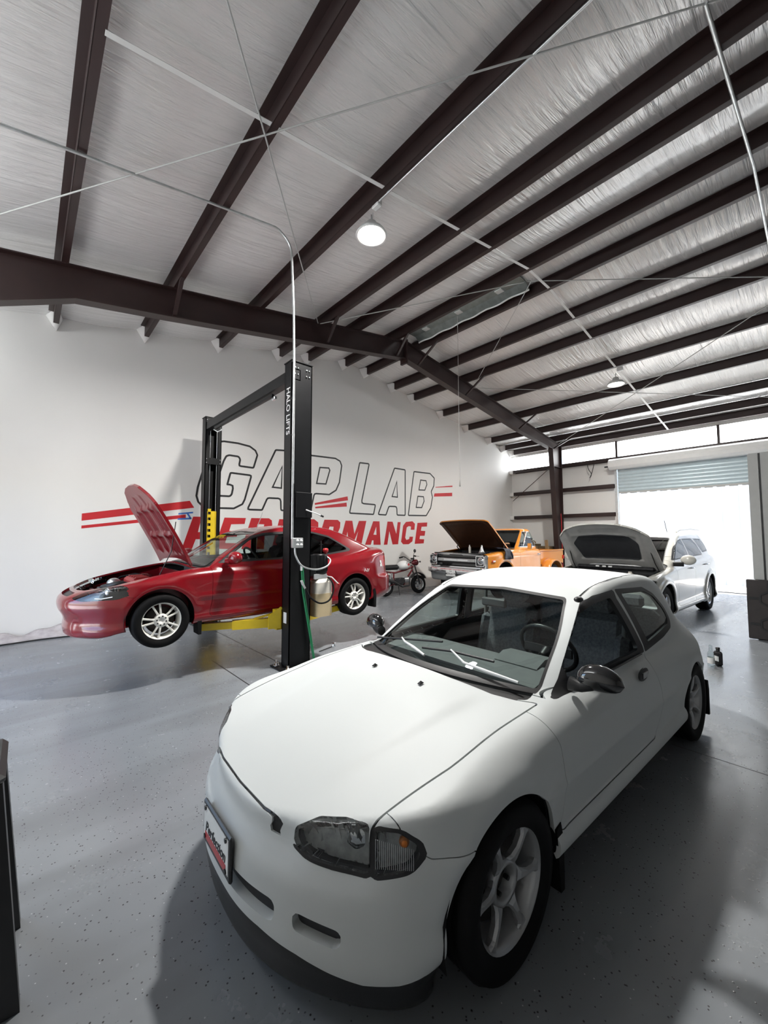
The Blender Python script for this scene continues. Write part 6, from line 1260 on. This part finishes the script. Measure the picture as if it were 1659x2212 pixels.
# ------------------------------------------------------------------ mini motorbike by the mural wall
mat('bike_red', (.12, .006, .01), .25, 0, .5, coat=.4)
def bike():
    a = math.atan2(7.79-7.93, 8.26-7.15); root = empty('mini_motorbike', (7.15, 7.93, 0), a, 'small red and white mini motorbike standing between the coupe and the pickup', 'motorbike')
    root.rotation_euler = (math.radians(-6), 0, a)
    W = []
    for x, nm in ((0, 'rear_wheel'), (1.12, 'front_wheel')):
        w = bpy.data.objects.new(nm, None); COL.objects.link(w); w.parent = root; w.location = (x, 0, .25)
        MB().lathe([(.155, -.045), (.19, -.058), (.225, -.052), (.245, -.03), (.25, 0), (.245, .03), (.225, .052), (.19, .058), (.155, .045)], 36, axis='y').build('tire', 'rubber', w)
        q = MB().lathe([(.158, -.04), (.15, -.03), (.145, 0), (.15, .03), (.158, .04), (.165, .046), (.165, -.046)], 36, axis='y', close=True)
        for k in range(5):
            t = k*2*PI/5; q.bar((.03*math.cos(t), 0, .03*math.sin(t)), (.15*math.cos(t), 0, .15*math.sin(t)), .03, .028, up=(0, 1, 0))
        q.cyl((0, -.05, 0), (0, .05, 0), .035, 16); q.build('rim', 'alu', w); MB().lathe([(.05, .062), (.10, .062), (.10, .066), (.05, .066)], 28, axis='y', close=True).build('brake_disc', 'chrome', w)
    f = MB(); f.tube([(.98, 0, .74), (.70, 0, .66), (.35, 0, .60), (.02, 0, .64)], .026, 10); f.tube([(.95, 0, .66), (.72, 0, .42), (.60, 0, .26)], .024, 10); f.tube([(.30, .0, .60), (.28, 0, .40), (.22, 0, .30)], .024, 10)
    for s in (-1, 1): f.tube([(.26, s*.07, .30), (0, s*.085, .25)], .018, 8)
    f.build('frame', 'bike_red', root)
    for s in (-1, 1):
        MB().tube([(1.12, s*.075, .25), (1.06, s*.075, .46)], .026, 10).build('fork_slider', 'black_plastic', root); MB().tube([(1.06, s*.075, .46), (.975, s*.075, .78)], .019, 10).build('fork_tube', 'black_plastic', root)
        MB().tube([(.05, s*.10, .27), (.16, s*.10, .60)], [.03, .026], 10).build('rear_shock', 'chrome', root)
    t = MB(); n, m = 20, 9; V = []
    for i in range(m):
        u = i/(m-1); x = .44+.38*u; r = [.0, .11, .135, .145, .147, .142, .13, .10, .0][i]; zc_ = .76+.02*u; hgt = [.0, .10, .125, .14, .145, .145, .135, .11, 0][i]
        for k in range(n): an = 2*PI*k/n; V.append((x, r*math.cos(an), zc_+hgt*math.sin(an)*(1 if math.sin(an) > 0 else .75)))
    tk = t.add(V, [(i*n+k, i*n+(k+1) % n, (i+1)*n+(k+1) % n, (i+1)*n+k) for i in range(m-1) for k in range(n)], True).build('fuel_tank', 'white_metal', root)
    for s in (-1, 1): MB().lathe([(0, .004), (.03, .003), (.032, 0)], 16, (.72, s*.143, .80), axis='y').build('tank_badge', 'red_plastic', tk)
    MB().box((.16, 0, .745), (.58, .25, .14), bev=.06).build('seat', 'black_plastic', root)
    e = MB(); e.box((.46, 0, .36), (.30, .20, .20), bev=.05); e.cyl((.60, 0, .38), (.80, 0, .42), .07, 14); eng = e.build('engine', 'engine_dark', root)
    for s in (-1, 1): MB().lathe([(0, .03), (.075, .028), (.085, .01), (.085, 0)], 20, (.48, s*.10, .37), axis='y').build('engine_cover', 'alu', eng)
    q = MB()
    for k in range(7): q.lathe([(.0, k*.02+.62), (.085, k*.02+.62), (.085, k*.02+.63), (0, k*.02+.63)], 16, (0, 0, .40), axis='x')
    q.build('cylinder_fins', 'alu', eng)
    MB().tube([(.78, -.06, .40), (.70, -.14, .24), (.45, -.15, .22), (.20, -.15, .36), (-.10, -.15, .44)], [.02, .022, .022, .035, .045], 10).build('exhaust', 'black_plastic', root)
    for x0, zz in ((1.12, .29), (0., .29)):
        q = MB(); A = np.linspace(.35, PI-.5, 14); V = []
        for yy, rr in ((-.075, .265), (-.05, .29), (.05, .29), (.075, .265)): V += [(x0+rr*math.cos(t_), yy, zz+rr*math.sin(t_)) for t_ in A]
        q.add(V, [(i*14+k, i*14+k+1, i*14+14+k+1, i*14+14+k) for i in range(3) for k in range(13)], True).build('mudguard', 'black_plastic' if x0 > 1 else 'galv', root)
    MB().lathe([(0, 1.16), (.05, 1.155), (.085, 1.12), (.09, 1.08), (.075, 1.0), (.03, .95), (0, .95)], 22, (0, 0, .85), axis='x').build('headlight', 'bike_red', root)
    hb = MB(); hb.tube([tuple(p) for p in crom([(.80, .36, 1.01), (.86, .22, 1.03), (.93, .10, .93), (.95, 0, .90), (.93, -.10, .93), (.86, -.22, 1.03), (.80, -.36, 1.01)], 5)], .012, 8); hb = hb.build('handlebar', 'black_plastic', root)
    for s in (-1, 1):
        MB().tube([(.84, s*.26, 1.024), (.80, s*.37, 1.008)], .019, 10).build('grip', 'rubber', hb); MB().tube([(.90, s*.20, 1.02), (.95, s*.33, 1.0)], .006, 6).build('brake_lever', 'black_plastic', hb)
    for s in (-1,): MB().tube([(.86, s*.2, 1.03), (.88, s*.24, 1.14)], .006, 6).build('mirror_stem', 'black_plastic', hb); MB().sphere((.88, -.25, 1.16), .05, 12, 8, (.5, 1, 1)).build('mirror', 'black_plastic', hb)
    MB().lathe([(0, .02), (.05, .02), (.055, 0), (.05, -.03), (0, -.03)], 18, (.98, 0, .96)).build('speedometer', 'black_plastic', root)
    for s in (-1, 1): MB().tube([(1.06, s*.09, .86), (1.07, s*.19, .86)], .008, 6).sphere((1.07, s*.21, .86), .026, 10, 8).build('turn_signal', 'black_plastic', root)
    MB().tube([(.36, -.10, .24), (.28, -.24, .02)], .012, 8).build('kickstand', 'black_plastic', root)
    return root
bike()

# ------------------------------------------------------------------ small things
def stool():
    root = empty('workshop_stool', (-.215, 2.12, 0), 0, 'black stool cut off by the left edge of the picture', 'stool')
    MB().box((0, 0, .755), (.40, .36, .045), bev=.018).build('seat', 'black_plastic', root)
    for sx in (-1, 1):
        for sy in (-1, 1):
            t = np.array([sx*.155, sy*.135, .74]); b = np.array([sx*.235, sy*.195, 0]); q = MB(); V = []
            for p, w in ((b, .030), (t, .038)):
                V += [tuple(p+np.array([i*w, j*w, 0])) for i, j in ((-1, -1), (1, -1), (1, 1), (-1, 1))]
            q.add(V, [(0, 3, 2, 1), (4, 5, 6, 7)]+[(k, (k+1) % 4, 4+(k+1) % 4, 4+k) for k in range(4)]); l = q.build('leg', 'black_plastic', root)
    for sx in (-1, 1): MB().bar((sx*.205, -.17, .28), (sx*.205, .17, .28), .02, .03).build('stretcher', 'galv', root)
    for sy in (-1, 1): MB().bar((-.19, sy*.168, .22), (.19, sy*.168, .22), .02, .03).build('stretcher', 'galv', root)
stool()
# crumpled plastic banner along the wall
nx, nyy = 70, 14; V = []; rg2 = np.random.default_rng(8); ph = rg2.uniform(0, 6, 8)
for i in range(nx):
    x = -1.3+2.25*i/(nx-1)
    for j in range(nyy):
        t = j/(nyy-1); env = .035+.055*(.5+.5*math.sin(2.6*x+1.2))+.04*sstep(np.array(x), .0, .6)
        z = .008+env*t**1.3*(1+.35*math.sin(9*x+ph[0]+2*t)+.25*math.sin(17*x+5*t+ph[1]))+.025*t*(1-t)*math.sin(23*x+ph[2]+6*t)
        V.append((x, 8.20+.30*t+.02*math.sin(7*x), max(.006, z)))
tp = MB().add(V, [(i*nyy+j, (i+1)*nyy+j, (i+1)*nyy+j+1, i*nyy+j+1) for i in range(nx-1) for j in range(nyy-1)], True).build('crumpled_banner', 'tarp_pvc'); tag(tp, 'crumpled grey plastic banner on the floor along the mural wall', 'banner')
tp.modifiers.new('thick', 'SOLIDIFY').thickness = .004
MB().tube([(V[i*nyy][0], V[i*nyy][1]-.008, .011) for i in range(nx)], .011, 6).build('hem', 'black_plastic', tp)
# bottles on the floor
o = empty('clear_bottle', (6.30, 1.07, 0), 0, 'clear plastic bottle with a long neck on the floor behind the hatchback', 'bottle')
glassmat('plastic_clear', (.86, .90, .90), 1.4)
MB().lathe([(0, .002), (.034, .002), (.036, .012), (.036, .15), (.03, .17), (.019, .18), (.018, .25), (.016, .255), (0, .256)], 20).build('bottle_body', 'plastic_clear', o); MB().lathe([(.037, .04), (.037, .11)], 20).build('bottle_label', 'label_white', o)
o = empty('oil_bottle', (6.42, 1.02, 0), -.6, 'dark motor oil bottle with a pale label on the floor behind the hatchback', 'bottle')
MB().box((0, 0, .085), (.06, .095, .17), bev=.018).lathe([(.02, .165), (.02, .19), (.012, .20)], 14).build('bottle_body', 'engine_dark', o); MB().lathe([(.022, .195), (.022, .215), (0, .218)], 14).build('cap', 'black_plastic', o); MB().box((-.031, -.005, .085), (.002, .06, .06)).build('bottle_label', 'label_white', o)
# crates by the side wall, behind the pickup bed
for i, (y, wd, hgt, lb) in enumerate(((7.55, .62, 1.30, 'brown wooden crate with a coil of rope on top behind the pickup'), (6.92, .52, 1.22, 'brown wooden crate beside the steel column behind the pickup'))):
    o = empty('wooden_crate', (14.0, y, 0), 0, lb, 'crate', 'crates by the side wall')
    for k in range(7): MB().box((-.24, 0, .09+k*hgt/7), (.02, wd, hgt/7-.02)).build('slat', 'brown_box', o)
    for s in (-1, 1):
        for k in range(7): MB().box((0, s*wd/2, .09+k*hgt/7), (.46, .02, hgt/7-.02)).build('slat', 'brown_box', o)
        MB().box((-.25, s*(wd/2-.03), hgt/2), (.03, .06, hgt)).build('corner_post', 'wood', o)
    MB().box((0, 0, hgt-.02), (.46, wd, .02)).build('lid', 'brown_box', o)
for k, (yy, r) in enumerate(((7.72, .11), (7.44, .12))):
    q = MB().tube([(14.0+.02*math.sin(3*t), yy+r*math.cos(t), 1.31+.10*abs(math.sin(t))+.012*math.sin(5*t)) for t in np.linspace(0, 2*PI, 30)], .014, 6)
    tag(q.build('rope_loop', 'wood'), ['brown rope loop on the crate, nearer the mural wall', 'brown rope loop on the crate, nearer the steel column'][k], 'rope', 'rope loops on the crate')
o = MB().box((13.46, 6.60, .72), (.05, .10, 1.44), rot=[[1, 0, .0], [0, 1, .06], [0, -.06, 1]]).build('wood_plank', 'wood'); tag(o, 'upright wooden plank leaning by the steel column', 'plank')
tag(MB().tube([(13.88, 6.30, 2.35), (13.86, 6.28, 2.05), (13.88, 6.29, 1.6), (13.87, 6.28, 1.1), (13.85, 6.27, .02)], .012, 6).build('red_air_hose', 'red_plastic'), 'red air hose hanging down the steel column', 'hose')
tag(MB().tube([tuple(p) for p in crom([(14.33, 5.55, 4.05), (14.30, 5.50, 3.85), (14.32, 5.42, 3.68), (14.30, 5.47, 3.55), (14.31, 5.40, 3.72), (14.33, 5.32, 4.04)], 5)], .012, 6).build('wall_cable', 'black_plastic'), 'black cable looped under the clerestory girt beside the roll-up door', 'cable')
o = empty('floor_tool', (3.30, 4.86, 0), .3, 'small chrome tool with a thin black rod on the floor behind the lift column', 'tool')
MB().tube([(-.22, 0, .008), (.06, .0, .008)], .007, 6).build('rod', 'black_plastic', o); MB().lathe([(0, .06), (.018, .058), (.022, .03), (.03, .0)], 12, (.10, 0, 0)).build('tool_head', 'chrome', o)
